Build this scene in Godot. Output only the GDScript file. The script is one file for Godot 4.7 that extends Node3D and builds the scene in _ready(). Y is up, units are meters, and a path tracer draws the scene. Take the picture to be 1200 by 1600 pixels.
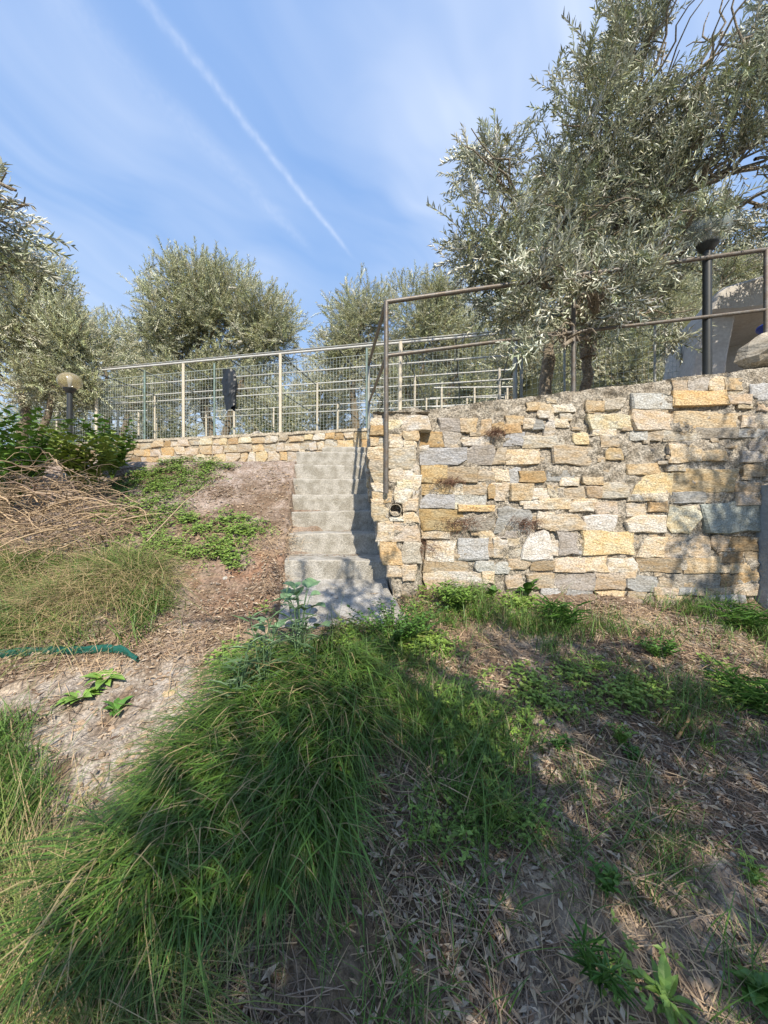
extends Node3D
# A hillside olive grove: concrete steps beside a dry stone wall, handrail, low ochre wall,
# wire fence with a white pipe frame, olive trees, long grass in the shade of a tree behind the viewer.
# Metres, y up, the viewer's eye at (0, EYE, 0) looking along -z; "d" below is the distance -z.

const EYE := 1.6
const F := 600.0

var rng := RandomNumberGenerator.new()
var nz := FastNoiseLite.new()
var nz2 := FastNoiseLite.new()
var mats := {}
var tex := {}

# ---------------------------------------------------------------- small helpers
func at(px: float, py: float, d: float) -> Vector3:
	return Vector3((px - 600.0) / F * d, EYE + (800.0 - py) / F * d, -d)

func rr(a: float, b: float) -> float:
	return rng.randf_range(a, b)

func sstep(a: float, b: float, x: float) -> float:
	return smoothstep(a, b, x)

class MB:
	var v := PackedVector3Array()
	var n := PackedVector3Array()
	var c := PackedColorArray()
	var coloured := false
	func tri(a: Vector3, b: Vector3, cc: Vector3, out: Vector3, col := Color.WHITE) -> void:
		var f := (cc - a).cross(b - a)
		if f.length_squared() < 1e-16:
			return
		f = f.normalized()
		if f.dot(out) < 0.0:
			v.append(a); v.append(cc); v.append(b)
			f = -f
		else:
			v.append(a); v.append(b); v.append(cc)
		n.append(f); n.append(f); n.append(f)
		c.append(col); c.append(col); c.append(col)
	func quad(a: Vector3, b: Vector3, cc: Vector3, d: Vector3, out: Vector3, col := Color.WHITE) -> void:
		tri(a, b, cc, out, col)
		tri(a, cc, d, out, col)
	func tris(a: Vector3, b: Vector3, cc: Vector3, na: Vector3, nb: Vector3, nc: Vector3, ca := Color.WHITE, cb := Color.WHITE, c3 := Color.WHITE) -> void:
		var f := (cc - a).cross(b - a)
		if f.dot(na + nb + nc) < 0.0:
			v.append(a); v.append(cc); v.append(b)
			n.append(na); n.append(nc); n.append(nb)
			c.append(ca); c.append(c3); c.append(cb)
		else:
			v.append(a); v.append(b); v.append(cc)
			n.append(na); n.append(nb); n.append(nc)
			c.append(ca); c.append(cb); c.append(c3)
	func box(lo: Vector3, hi: Vector3, col := Color.WHITE) -> void:
		var p := []
		for i in 8:
			p.append(Vector3(hi.x if i & 1 else lo.x, hi.y if i & 2 else lo.y, hi.z if i & 4 else lo.z))
		quad(p[0], p[1], p[3], p[2], Vector3(0, 0, -1), col)
		quad(p[4], p[5], p[7], p[6], Vector3(0, 0, 1), col)
		quad(p[0], p[1], p[5], p[4], Vector3(0, -1, 0), col)
		quad(p[2], p[3], p[7], p[6], Vector3(0, 1, 0), col)
		quad(p[0], p[2], p[6], p[4], Vector3(-1, 0, 0), col)
		quad(p[1], p[3], p[7], p[5], Vector3(1, 0, 0), col)
	# a swept tube; radii one per point; flat > 0 squeezes it; lump adds unevenness
	func tube(pts: Array, radii: Array, sides := 8, col := Color.WHITE, caps := true, lump := 0.0, noise: FastNoiseLite = null, turn := 0.0) -> void:
		var k := pts.size()
		var rings := []
		var norms := []
		var up := Vector3.UP
		var t0: Vector3 = (pts[1] - pts[0]).normalized()
		if absf(t0.dot(up)) > 0.9:
			up = Vector3.RIGHT
		var side := t0.cross(up).normalized()
		for i in k:
			var a: Vector3 = pts[maxi(i - 1, 0)]
			var b: Vector3 = pts[mini(i + 1, k - 1)]
			var t := (b - a).normalized()
			side = (side - t * side.dot(t)).normalized()
			var bi := t.cross(side)
			var ring := []
			var nr := []
			for s in sides:
				var ang := TAU * s / sides + turn
				var dir := side * cos(ang) + bi * sin(ang)
				var r: float = radii[i]
				var pt: Vector3 = pts[i]
				if noise:
					var q := pt + dir * r
					r *= 1.0 + lump * noise.get_noise_3d(q.x * 9.0, q.y * 3.5, q.z * 9.0)
				ring.append(pt + dir * r)
				nr.append(dir)
			rings.append(ring)
			norms.append(nr)
		for i in k - 1:
			for s in sides:
				var s2 := (s + 1) % sides
				tris(rings[i][s], rings[i + 1][s], rings[i + 1][s2], norms[i][s], norms[i + 1][s], norms[i + 1][s2], col, col, col)
				tris(rings[i][s], rings[i + 1][s2], rings[i][s2], norms[i][s], norms[i + 1][s2], norms[i][s2], col, col, col)
		if caps:
			var e0: Vector3 = (pts[0] - pts[1]).normalized()
			var e1: Vector3 = (pts[k - 1] - pts[k - 2]).normalized()
			for s in range(1, sides - 1):
				tri(rings[0][0], rings[0][s], rings[0][s + 1], e0, col)
				tri(rings[k - 1][0], rings[k - 1][s], rings[k - 1][s + 1], e1, col)
	func mesh() -> ArrayMesh:
		var arr := []
		arr.resize(Mesh.ARRAY_MAX)
		arr[Mesh.ARRAY_VERTEX] = v
		arr[Mesh.ARRAY_NORMAL] = n
		if coloured:
			arr[Mesh.ARRAY_COLOR] = c
		var m := ArrayMesh.new()
		m.add_surface_from_arrays(Mesh.PRIMITIVE_TRIANGLES, arr)
		return m

func part(called: String, shape, m: Material, parent: Node = self, pos := Vector3.ZERO) -> MeshInstance3D:
	var o := MeshInstance3D.new()
	o.name = called
	o.mesh = shape.mesh() if shape is MB else shape
	o.material_override = m
	parent.add_child(o, true)
	o.position = pos
	return o

func copies(called: String, shape: Mesh, m: Material, xf: Array, cols: Array, parent: Node) -> MultiMeshInstance3D:
	var mm := MultiMesh.new()
	mm.transform_format = MultiMesh.TRANSFORM_3D
	mm.use_colors = not cols.is_empty()
	mm.mesh = shape
	mm.instance_count = xf.size()
	for i in xf.size():
		mm.set_instance_transform(i, xf[i])
		if not cols.is_empty():
			mm.set_instance_color(i, cols[i])
	var o := MultiMeshInstance3D.new()
	o.name = called
	o.multimesh = mm
	o.material_override = m
	parent.add_child(o, true)
	return o

var used := {}
func numbered(called: String) -> String:
	if not used.has(called):
		used[called] = 0
		return called
	used[called] += 1
	return "%s_%03d" % [called, used[called]]

func tag(o: Node, label: String, category: String, group := "", kind := "") -> Node:
	if label: o.set_meta("label", label)
	if category: o.set_meta("category", category)
	if group: o.set_meta("group", group)
	if kind: o.set_meta("kind", kind)
	return o

func thing(called: String, label: String, category: String, pos := Vector3.ZERO, group := "", kind := "") -> Node3D:
	var o := Node3D.new()
	o.name = numbered(called)
	add_child(o)
	o.position = pos
	tag(o, label, category, group, kind)
	return o

# ---------------------------------------------------------------- textures and materials
func noise_bytes(size: int, sd: int, freq: float, oct := 4, kind := FastNoiseLite.TYPE_SIMPLEX_SMOOTH) -> PackedByteArray:
	var f := FastNoiseLite.new()
	f.seed = sd
	f.noise_type = kind
	f.frequency = freq
	f.fractal_octaves = oct
	f.fractal_gain = 0.55
	var im := f.get_seamless_image(size, size)
	im.convert(Image.FORMAT_L8)
	return im.get_data()

# a colour texture: ca to cb by a coarse noise, times a grain between lo and 1
func grain_tex(key: String, size: int, sd: int, f1: float, f2: float, ca: Color, cb: Color, lo: float, sharp := 1.0, specks := 0.0) -> ImageTexture:
	var a := noise_bytes(size, sd, f1)
	var b := noise_bytes(size, sd + 7, f2, 3)
	var e := noise_bytes(size, sd + 13, f2 * 1.9, 2)
	var out := PackedByteArray()
	out.resize(size * size * 3)
	var code := PackedByteArray()  # linear to sRGB
	for i in 1025:
		code.append(int(round(255.0 * Color(i / 1024.0, 0, 0).linear_to_srgb().r)))
	for i in size * size:
		var t := clampf((a[i] / 255.0 - 0.5) * sharp * 1.6 + 0.5, 0.0, 1.0)
		var g := lerpf(lo, 1.0, clampf((b[i] / 255.0 - 0.5) * 1.9 + 0.55, 0.0, 1.0))
		if specks > 0.0 and e[i] < 255.0 * specks:
			g *= 0.55
		out[i * 3] = code[int(clampf((ca.r + (cb.r - ca.r) * t) * g, 0, 1) * 1024.0)]
		out[i * 3 + 1] = code[int(clampf((ca.g + (cb.g - ca.g) * t) * g, 0, 1) * 1024.0)]
		out[i * 3 + 2] = code[int(clampf((ca.b + (cb.b - ca.b) * t) * g, 0, 1) * 1024.0)]
	var t2 := ImageTexture.create_from_image(Image.create_from_data(size, size, false, Image.FORMAT_RGB8, out))
	tex[key] = t2
	return t2

func bump_tex(key: String, size: int, sd: int, freq: float, oct: int, strength: float) -> ImageTexture:
	var f := FastNoiseLite.new()
	f.seed = sd
	f.frequency = freq
	f.fractal_octaves = oct
	f.fractal_gain = 0.6
	var im := f.get_seamless_image(size, size)
	im.convert(Image.FORMAT_L8)
	im.bump_map_to_normal_map(strength)
	var t := ImageTexture.create_from_image(im)
	tex[key] = t
	return t

func mat(key: String, lin: Color, rough := 0.9, t := "", scale := 1.0, bump := "", bump_scale := 1.0, metal := 0.0) -> StandardMaterial3D:
	if mats.has(key):
		return mats[key]
	var m := StandardMaterial3D.new()
	m.resource_name = key
	m.albedo_color = lin.linear_to_srgb()
	m.roughness = rough
	m.metallic = metal
	if t:
		m.albedo_texture = tex[t]
	if bump:
		m.normal_enabled = true
		m.normal_texture = tex[bump]
		m.normal_scale = bump_scale
	if t or bump:
		m.uv1_triplanar = true
		m.uv1_world_triplanar = true
		m.uv1_scale = Vector3.ONE * scale
		m.uv1_triplanar_sharpness = 4.0
	mats[key] = m
	return m

func vmat(key: String, rough := 0.6, back := Color.BLACK, lin := Color.WHITE) -> StandardMaterial3D:
	if mats.has(key):
		return mats[key]
	var m := StandardMaterial3D.new()
	m.resource_name = key
	m.albedo_color = lin.linear_to_srgb()
	m.vertex_color_use_as_albedo = true
	m.roughness = rough
	m.cull_mode = BaseMaterial3D.CULL_DISABLED
	if back != Color.BLACK:
		m.backlight_enabled = true
		m.backlight = back.linear_to_srgb()
	mats[key] = m
	return m

func make_materials() -> void:
	grain_tex("stone_warm", 512, 11, 0.006, 0.05, Color(1.0, 0.99, 0.97), Color(0.95, 0.82, 0.64), 0.50, 1.4, 0.15)
	grain_tex("stone_grey", 512, 21, 0.007, 0.05, Color(1.0, 1.0, 1.0), Color(0.84, 0.80, 0.74), 0.5, 1.3, 0.16)
	grain_tex("mortar", 512, 31, 0.010, 0.045, Color(1.0, 0.99, 0.96), Color(0.74, 0.70, 0.64), 0.36, 1.2, 0.22)
	grain_tex("concrete", 512, 41, 0.006, 0.05, Color(1.0, 1.0, 0.99), Color(0.70, 0.685, 0.64), 0.68, 1.4, 0.10)
	grain_tex("soil", 512, 51, 0.012, 0.045, Color(1.0, 0.98, 0.95), Color(0.66, 0.58, 0.50), 0.34, 1.4, 0.2)
	grain_tex("bark", 256, 61, 0.02, 0.09, Color(1.0, 0.98, 0.95), Color(0.62, 0.58, 0.52), 0.45, 1.3)
	grain_tex("rust", 256, 71, 0.016, 0.09, Color(1.0, 1.0, 1.0), Color(0.86, 0.74, 0.62), 0.65, 1.2)
	grain_tex("plaster", 256, 81, 0.012, 0.06, Color(1, 1, 1), Color(0.9, 0.88, 0.86), 0.85, 1.0)
	bump_tex("b_stone", 512, 12, 0.02, 5, 9.0)
	bump_tex("b_grit", 512, 32, 0.09, 3, 8.0)
	bump_tex("b_bark", 256, 62, 0.05, 4, 9.0)
	mat("mortar", Color(0.68, 0.63, 0.55), 0.95, "mortar", 1.9, "b_grit", 1.6)
	mat("mortar_pale", Color(0.66, 0.60, 0.49), 0.95, "mortar", 2.0, "b_grit", 1.0)
	mat("concrete", Color(0.60, 0.58, 0.535), 0.95, "concrete", 2.0, "b_grit", 1.2)
	mat("concrete_dark", Color(0.53, 0.52, 0.50), 0.95, "concrete", 2.0, "b_grit", 1.2)
	mat("bark", Color(0.34, 0.29, 0.22), 0.95, "bark", 2.4, "b_bark", 1.4)
	mat("bark_grey", Color(0.42, 0.37, 0.30), 0.95, "bark", 2.4, "b_bark", 1.4)
	mat("rail", Color(0.20, 0.188, 0.175), 0.5, "rust", 3.0, "", 1.0, 0.35)
	mat("galvanised", Color(0.42, 0.46, 0.46), 0.5, "rust", 2.0, "", 1.0, 0.4)
	mat("green_post", Color(0.22, 0.33, 0.32), 0.5, "rust", 2.0, "", 1.0, 0.1)
	mat("white_pipe", Color(0.62, 0.63, 0.61), 0.6, "plaster", 2.0)
	mat("pale_post", Color(0.66, 0.61, 0.50), 0.8, "plaster", 3.0)
	mat("dark_bar", Color(0.16, 0.18, 0.18), 0.6)
	mat("lamp_black", Color(0.035, 0.04, 0.042), 0.45, "plaster", 4.0)
	mat("plaster", Color(0.60, 0.58, 0.55), 0.9, "plaster", 1.4)
	var w := mat("wire", Color(0.50, 0.56, 0.53), 0.5)
	w.metallic = 0.3
	vmat("leaf", 0.42, Color(0.10, 0.12, 0.05))
	vmat("grass", 0.5, Color(0.06, 0.10, 0.02))
	vmat("straw", 0.75)
	vmat("litter", 0.9)
	var v := vmat("soil", 0.95)
	v.albedo_texture = tex["soil"]
	v.uv1_triplanar = true
	v.uv1_world_triplanar = true
	v.uv1_scale = Vector3.ONE * 1.7
	v.normal_enabled = true
	v.normal_texture = tex["b_grit"]
	v.normal_scale = 1.2

# ---------------------------------------------------------------- the lie of the land
func stair_left(d: float) -> float:
	return -0.789 - 0.176 * (d - 3.05)

func stair_right(d: float) -> float:
	return -0.01 - 0.13 * (d - 3.05)

func back_line(x: float) -> float:
	return 5.33 - 0.231 * x

func wall_top(x: float) -> float:
	return 2.335 + 0.124 * maxf(x, -0.1)

func smooth_ground(x: float, d: float) -> float:
	var y := 0.35 * d if d > 0.0 else 0.25 * d
	var far := maxf(absf(x) - 6.0, 0.0)
	if d < -6.0:
		y = -1.5 + 0.12 * (d + 6.0)
	var right := y - 0.04 * x
	var left := y
	if d > 2.6:
		left = 0.91 + 0.58 * (minf(d, 4.9) - 2.6) + 0.03 * maxf(d - 4.9, 0.0)
		right = 0.91 - 0.04 * x + 0.42 * (minf(d, 3.1) - 2.6)
	left += 0.14 * sstep(-1.1, -1.9, x) * sstep(2.15, 2.45, d) * (1.0 - sstep(3.2, 4.6, d))
	var w := sstep(-0.1, -0.7, x)
	var g := lerpf(right, left, w)
	if x > stair_left(d) and x < stair_right(d) + 0.1 and d > 2.45 and d < 5.4:
		g -= 0.16
	if d > 3.02 and x > stair_right(d) + 0.12:
		g = 2.31 + 0.124 * clampf(x, -0.1, 9.0)
	if d > back_line(x) + 0.14:
		var b := d - back_line(x)
		g = 2.72 + 0.02 * minf(b, 9.0) + 0.2 * maxf(b - 9.0, 0.0) * (1.0 if b < 90.0 else 0.0) + (16.2 if b >= 90.0 else 0.0)
		g += 0.9 * sstep(2.5, 7.0, x) * clampf(b - 1.2, 0.0, 7.0)
	return g

func ground(x: float, d: float) -> float:
	var g := smooth_ground(x, d)
	if d < 8.0 and absf(x) < 9.0:
		g += 0.030 * nz.get_noise_2d(x * 110.0, d * 110.0) + 0.020 * nz.get_noise_2d(x * 420.0 + 50.0, d * 420.0) + 0.014 * nz.get_noise_2d(x * 1300.0, d * 1300.0)
	else:
		g += 0.2 * nz.get_noise_2d(x * 9.0, d * 9.0)
	return g

func hit(px: float, py: float) -> Vector3:
	var d := 0.4
	while d < 9.0:
		var x := (px - 600.0) / F * d
		if EYE + (800.0 - py) / F * d <= ground(x, d):
			return Vector3(x, ground(x, d), -d)
		d += 0.01
	return at(px, py, 5.0)

func on_ground(x: float, d: float, up := 0.0) -> Vector3:
	return Vector3(x, ground(x, d) + up, -d)

# whether a place on the lower slope is free of the steps and walls
func open_soil(x: float, d: float) -> bool:
	if d > 2.46 and x > stair_left(d) - 0.02 and x < stair_right(d) + 0.05:
		return false
	if x > -0.12 and d > 2.83:
		return false
	return d < back_line(x) - 0.14

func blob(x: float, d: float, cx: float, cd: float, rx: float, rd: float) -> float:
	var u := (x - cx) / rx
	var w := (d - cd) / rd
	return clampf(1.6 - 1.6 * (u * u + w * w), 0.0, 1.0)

# ---------------------------------------------------------------- sky
func sky_image() -> Image:
	var w := 2048
	var h := 1024
	var im := Image.create(w, h, false, Image.FORMAT_RGBF)
	var c1 := FastNoiseLite.new()
	c1.seed = 5
	c1.frequency = 0.9
	c1.fractal_octaves = 5
	c1.fractal_gain = 0.5
	var c2 := FastNoiseLite.new()
	c2.seed = 9
	c2.frequency = 0.5
	c2.fractal_octaves = 4
	var trails := []
	# each contrail: two directions it runs through, half width (radians), strength
	for t in [[Vector3(-372, 800, -600), Vector3(-50, 400, -600), 0.0032, 0.26], [Vector3(-400, 700, -600), Vector3(-110, 405, -600), 0.0080, 0.09]]:
		var a: Vector3 = t[0].normalized()
		var b: Vector3 = t[1].normalized()
		var n := a.cross(b).normalized()
		trails.append([n, a, n.cross(a), a.angle_to(b), t[2], t[3]])
	var across := Vector2(0.80, 0.60)
	var along := Vector2(-0.60, 0.80)
	for j in h:
		var el := PI * (0.5 - (j + 0.5) / h)
		if el < -0.02:
			im.fill_rect(Rect2i(0, j, w, 1), Color(0.22, 0.20, 0.17))
			continue
		var sy := sin(el)
		var cy := cos(el)
		var t := pow(1.0 - maxf(sy, 0.0), 2.2)
		var base := Color(0.180, 0.325, 0.63).lerp(Color(0.45, 0.62, 0.82), t)
		for i in w:
			var az := TAU * (i + 0.5) / w
			var dir := Vector3(sin(az) * cy, sy, -cos(az) * cy)
			var q := Vector2(dir.x, dir.z) / (sy + 0.28)
			var u := q.dot(across)
			var s := q.dot(along)
			var warp := c2.get_noise_2d(q.x * 1.6, q.y * 1.6)
			var k := c1.get_noise_2d(u * 3.4 + warp * 0.9, s * 0.75 + warp * 0.5) * 0.5 + 0.5
			var k2 := c2.get_noise_2d(q.x * 1.3 + 20.0, q.y * 1.3) * 0.5 + 0.5
			var cirrus := clampf(k * 1.5 - 0.42, 0.0, 1.0) * clampf(k2 * 1.8 - 0.3, 0.1, 1.0)
			var cloud := cirrus * 0.58
			for tr in trails:
				var off: float = asin(clampf(dir.dot(tr[0]), -1.0, 1.0))
				if absf(off) < 0.09:
					var pos: float = atan2(dir.dot(tr[2]), dir.dot(tr[1])) / tr[3]
					if pos > -0.9 and pos < 1.05:
						var wide: float = tr[4] * (1.0 + 1.5 * clampf(1.0 - pos, 0.0, 2.0))
						off += 0.004 * c1.get_noise_2d(pos * 9.0, 3.0)
						var g := exp(-(off * off) / (wide * wide)) * (0.75 + 0.6 * c1.get_noise_2d(pos * 30.0, off * 160.0))
						cloud += g * tr[5] * smoothstep(1.05, 0.85, pos) * smoothstep(-0.9, -0.2, pos) * (0.65 + 0.6 * clampf(pos, 0.0, 1.0))
			var c := base.lerp(Color(0.86, 0.89, 0.93), clampf(cloud, 0.0, 0.9))
			im.set_pixel(i, j, c)
	return im

func make_view() -> void:
	var cam := Camera3D.new()
	cam.name = "camera"
	cam.position = Vector3(0, EYE, 0)
	cam.fov = rad_to_deg(2.0 * atan(800.0 / F))
	cam.near = 0.05
	cam.far = 600.0
	cam.current = true
	add_child(cam)
	var e := Environment.new()
	e.background_mode = Environment.BG_SKY
	var sm := PanoramaSkyMaterial.new()
	sm.panorama = ImageTexture.create_from_image(sky_image())
	var sk := Sky.new()
	sk.sky_material = sm
	e.sky = sk
	e.background_energy_multiplier = 1.0
	e.tonemap_mode = Environment.TONE_MAPPER_LINEAR
	e.tonemap_exposure = 1.38
	e.sdfgi_enabled = true
	e.ssao_enabled = true
	e.ssil_enabled = true
	var we := WorldEnvironment.new()
	we.name = "surroundings"
	we.environment = e
	add_child(we)
	var sun := DirectionalLight3D.new()
	sun.name = "sun"
	sun.light_energy = 1.5
	sun.light_color = Color(1.0, 0.95, 0.87)
	sun.light_angular_distance = 0.5
	sun.shadow_enabled = true
	add_child(sun)
	var el := deg_to_rad(42.0)
	var az := deg_to_rad(14.0)
	var dir := Vector3(-sin(az) * cos(el), -sin(el), -cos(az) * cos(el))
	sun.look_at_from_position(Vector3(2, 8, 6), Vector3(2, 8, 6) + dir, Vector3.UP)

# ---------------------------------------------------------------- ground sheet
func soil_colour(x: float, d: float) -> Color:
	var litter := Color(0.34, 0.25, 0.175)
	var gravel := Color(0.56, 0.51, 0.455)
	var sand := Color(0.64, 0.53, 0.40)
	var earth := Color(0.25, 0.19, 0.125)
	var k := nz2.get_noise_2d(x * 90.0, d * 90.0)
	var k2 := nz2.get_noise_2d(x * 330.0 + 77.0, d * 330.0)
	var c := litter.lerp(gravel, clampf(0.25 + k * 0.9 + k2 * 0.7, 0.0, 1.0))
	var s := blob(x, d, -1.45, 2.0, 0.75, 0.28) + blob(x, d, 0.62, 1.22, 0.35, 0.16) + 0.8 * blob(x, d, -0.95, 1.72, 0.28, 0.2)
	c = c.lerp(sand, clampf(s * (0.75 + k2), 0.0, 1.0))
	c = c.lerp(gravel, clampf(1.5 * blob(x, d, -1.15, 1.75, 0.9, 0.5) * (0.8 + k2 * 1.4), 0.0, 1.0))
	c = c.lerp(gravel * Color(1.05, 0.98, 0.98), clampf(sstep(-0.6, -0.9, x) * sstep(2.5, 3.1, d) * (0.75 + k * 1.2 + k2 * 0.8), 0.0, 1.0))
	c = c.lerp(litter * Color(1.15, 0.95, 0.88), clampf(blob(x, d, -1.1, 2.9, 0.5, 0.5) * (0.5 + k2), 0.0, 1.0))
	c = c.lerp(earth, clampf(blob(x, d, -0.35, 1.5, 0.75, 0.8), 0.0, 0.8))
	if d > 6.5 or d < -3.0:
		c = Color(0.15, 0.17, 0.07)
	return c * (1.0 + 0.25 * k2)

func make_ground() -> void:
	var xs := []
	var x := -4.6
	while x < 3.8:
		xs.append(x)
		x += 0.028 if x > -3.0 else 0.04
	var step := 0.06
	while x < 220.0:
		xs.append(x)
		x += step
		step *= 1.22
	x = -4.64
	step = 0.06
	while x > -220.0:
		xs.push_front(x)
		x -= step
		step *= 1.22
	var ds := []
	var d := 0.3
	while d < 6.7:
		ds.append(d)
		d += 0.028 if d < 4.0 else 0.04
	step = 0.06
	while d < 330.0:
		ds.append(d)
		d += step
		step *= 1.2
	d = 0.26
	step = 0.06
	while d > -160.0:
		ds.push_front(d)
		d -= step
		step *= 1.25
	var w := xs.size()
	var h := ds.size()
	var P := PackedVector3Array()
	var N := PackedVector3Array()
	var C := PackedColorArray()
	var I := PackedInt32Array()
	P.resize(w * h); N.resize(w * h); C.resize(w * h)
	for j in h:
		for i in w:
			P[j * w + i] = Vector3(xs[i], ground(xs[i], ds[j]), -ds[j])
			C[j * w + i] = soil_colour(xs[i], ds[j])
	for j in h:
		for i in w:
			var a := P[j * w + mini(i + 1, w - 1)] - P[j * w + maxi(i - 1, 0)]
			var b := P[mini(j + 1, h - 1) * w + i] - P[maxi(j - 1, 0) * w + i]
			N[j * w + i] = a.cross(b).normalized()
	for j in h - 1:
		for i in w - 1:
			var k := j * w + i
			I.append_array([k, k + w, k + 1, k + 1, k + w, k + w + 1])
	var arr := []
	arr.resize(Mesh.ARRAY_MAX)
	arr[Mesh.ARRAY_VERTEX] = P
	arr[Mesh.ARRAY_NORMAL] = N
	arr[Mesh.ARRAY_COLOR] = C
	arr[Mesh.ARRAY_INDEX] = I
	var m := ArrayMesh.new()
	m.add_surface_from_arrays(Mesh.PRIMITIVE_TRIANGLES, arr)
	var o := part("ground", m, mats["soil"])
	tag(o, "sloping ground of dry soil, sand, gravel and leaf litter", "ground", "", "structure")

# ---------------------------------------------------------------- concrete steps
func make_steps() -> void:
	var t := thing("concrete_steps", "worn grey concrete steps rising between the bank and the stone wall", "steps")
	# distance of the nosing, height of the tread, drop of the riser
	var rows := [[5.22, 2.48], [4.89, 2.36], [4.65, 2.17], [4.34, 1.98], [4.07, 1.79], [3.80, 1.607], [3.46, 1.405], [3.03, 1.215]]
	for k in rows.size():
		var d: float = rows[k][0]
		var y: float = rows[k][1]
		var back: float = (rows[k - 1][0] if k > 0 else d + 0.35) + 0.03
		var low: float = (rows[k + 1][1] if k < rows.size() - 1 else 1.05) - 0.14
		var b := MB.new()
		var l := stair_left(d) + rr(-0.012, 0.012)
		if k == 0:
			l = stair_right(d) - 0.55
		step_block(b, l, stair_right(d) + 0.04, d, back, y, low, k)
		part("step", b, mats["concrete"], t)
	# the sloping slab at the foot
	var s := MB.new()
	var n := 14
	var m := 9
	var grid := []
	for j in m + 1:
		var row := []
		for i in n + 1:
			var u := float(i) / n
			var v := float(j) / m
			var d2 := lerpf(3.04, 2.46, v)
			var lx := stair_left(d2) - 0.005 + 0.012 * nz.get_noise_1d(j * 40.0)
			var rx := stair_right(d2) + lerpf(0.02, 0.16, v * v) + 0.014 * nz.get_noise_1d(j * 60.0 + 400.0)
			var y2 := lerpf(1.075, 0.845, v) + 0.004 * nz.get_noise_2d(i * 30.0, j * 30.0)
			if v > 0.95:
				y2 -= 0.02
			row.append(Vector3(lerpf(lx, rx, u), y2, -d2))
		grid.append(row)
	sheet(s, grid, Vector3.UP)
	for i in n:
		s.quad(grid[m][i], grid[m][i + 1], grid[m][i + 1] - Vector3(0, 0.2, 0), grid[m][i] - Vector3(0, 0.2, 0), Vector3(0, 0, 1))
	for j in m:
		s.quad(grid[j][0], grid[j + 1][0], grid[j + 1][0] - Vector3(0, 0.25, 0), grid[j][0] - Vector3(0, 0.25, 0), Vector3(-1, 0, 0))
		s.quad(grid[j][n], grid[j + 1][n], grid[j + 1][n] - Vector3(0, 0.25, 0), grid[j][n] - Vector3(0, 0.25, 0), Vector3(1, 0, 0))
	part("foot_slab", s, mats["concrete_dark"], t)

func step_block(b: MB, l: float, r: float, d: float, back: float, y: float, low: float, k: int) -> void:
	var n := 16
	var ch := 0.012
	var rows := []
	# profile from the foot of the riser over a rounded nosing to the back of the tread
	var prof := [[0.004, low], [0.002, lerpf(low, y, 0.45)], [0.0, y - 0.055], [-0.003, y - 0.052], [-0.002, y - ch], [ch * 0.35, y - ch * 0.3], [ch * 1.2, y], [(back - d) * 0.5, y + 0.002], [back - d, y + 0.004]]
	for p in prof:
		var row := []
		for i in n + 1:
			var u := float(i) / n
			var wob := 0.007 * nz.get_noise_2d(i * 35.0 + k * 300.0, p[1] * 200.0)
			var dd: float = d + p[0] + wob
			var sk: float = -0.16 * (dd - d)
			row.append(Vector3(lerpf(l, r, u) + sk, p[1] + 0.006 * nz.get_noise_2d(i * 28.0, k * 90.0 + p[0] * 300.0) + 0.008 * sin(u * 3.0 + k), -dd))
		rows.append(row)
	sheet(b, rows, Vector3(0, 0.7, 0.7))
	for e in [0, n]:
		var foot := Vector3(rows[0][e].x, low, -back)
		for j in rows.size() - 1:
			b.tri(foot, rows[j][e], rows[j + 1][e], Vector3(-1 if e == 0 else 1, 0, 0))

func sheet(b: MB, g: Array, out: Vector3, smooth := true) -> void:
	var h := g.size()
	var w: int = g[0].size()
	var ns := []
	if smooth:
		for j in h:
			var row := []
			for i in w:
				var a: Vector3 = g[j][mini(i + 1, w - 1)] - g[j][maxi(i - 1, 0)]
				var c: Vector3 = g[mini(j + 1, h - 1)][i] - g[maxi(j - 1, 0)][i]
				var q := a.cross(c).normalized()
				row.append(q if q.dot(out) > 0.0 else -q)
			ns.append(row)
	for j in h - 1:
		for i in w - 1:
			if smooth:
				b.tris(g[j][i], g[j][i + 1], g[j + 1][i + 1], ns[j][i], ns[j][i + 1], ns[j + 1][i + 1])
				b.tris(g[j][i], g[j + 1][i + 1], g[j + 1][i], ns[j][i], ns[j + 1][i + 1], ns[j + 1][i])
			else:
				b.quad(g[j][i], g[j][i + 1], g[j + 1][i + 1], g[j + 1][i], out)

# ---------------------------------------------------------------- stones
const TONES := {
	"c": Color(0.76, 0.70, 0.585), "y": Color(0.72, 0.615, 0.44), "o": Color(0.66, 0.51, 0.32), "b": Color(0.56, 0.48, 0.375), "d": Color(0.38, 0.30, 0.20),
	"p": Color(0.68, 0.61, 0.52), "w": Color(0.74, 0.715, 0.66), "W": Color(0.78, 0.77, 0.75), "g": Color(0.53, 0.54, 0.55), "G": Color(0.36, 0.40, 0.40),
	"h": Color(0.50, 0.465, 0.42), "k": Color(0.58, 0.48, 0.30),
}

func stone_mat(tone: String) -> StandardMaterial3D:
	var v := rng.randi_range(0, 3)
	var key := "stone_%s_%d" % [tone, v]
	var f: float = [0.82, 0.94, 1.05, 1.14][v]
	var c: Color = TONES[tone]
	var hue: float = [0.97, 1.03, 1.0, 0.95][v]
	var grey := tone in ["g", "G", "W", "h"]
	var m := mat(key, Color(minf(c.r * f, 0.8), minf(c.g * f, 0.78), minf(c.b * f * hue, 0.75)), 0.92, "stone_grey" if grey else "stone_warm", 1.6 + 0.25 * v, "b_stone", 1.3)
	m.uv1_scale = Vector3(1.5 + 0.2 * v, 4.6 - 0.3 * v, 1.5 + 0.2 * v)  # bedding runs level through the stone
	return m

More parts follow.
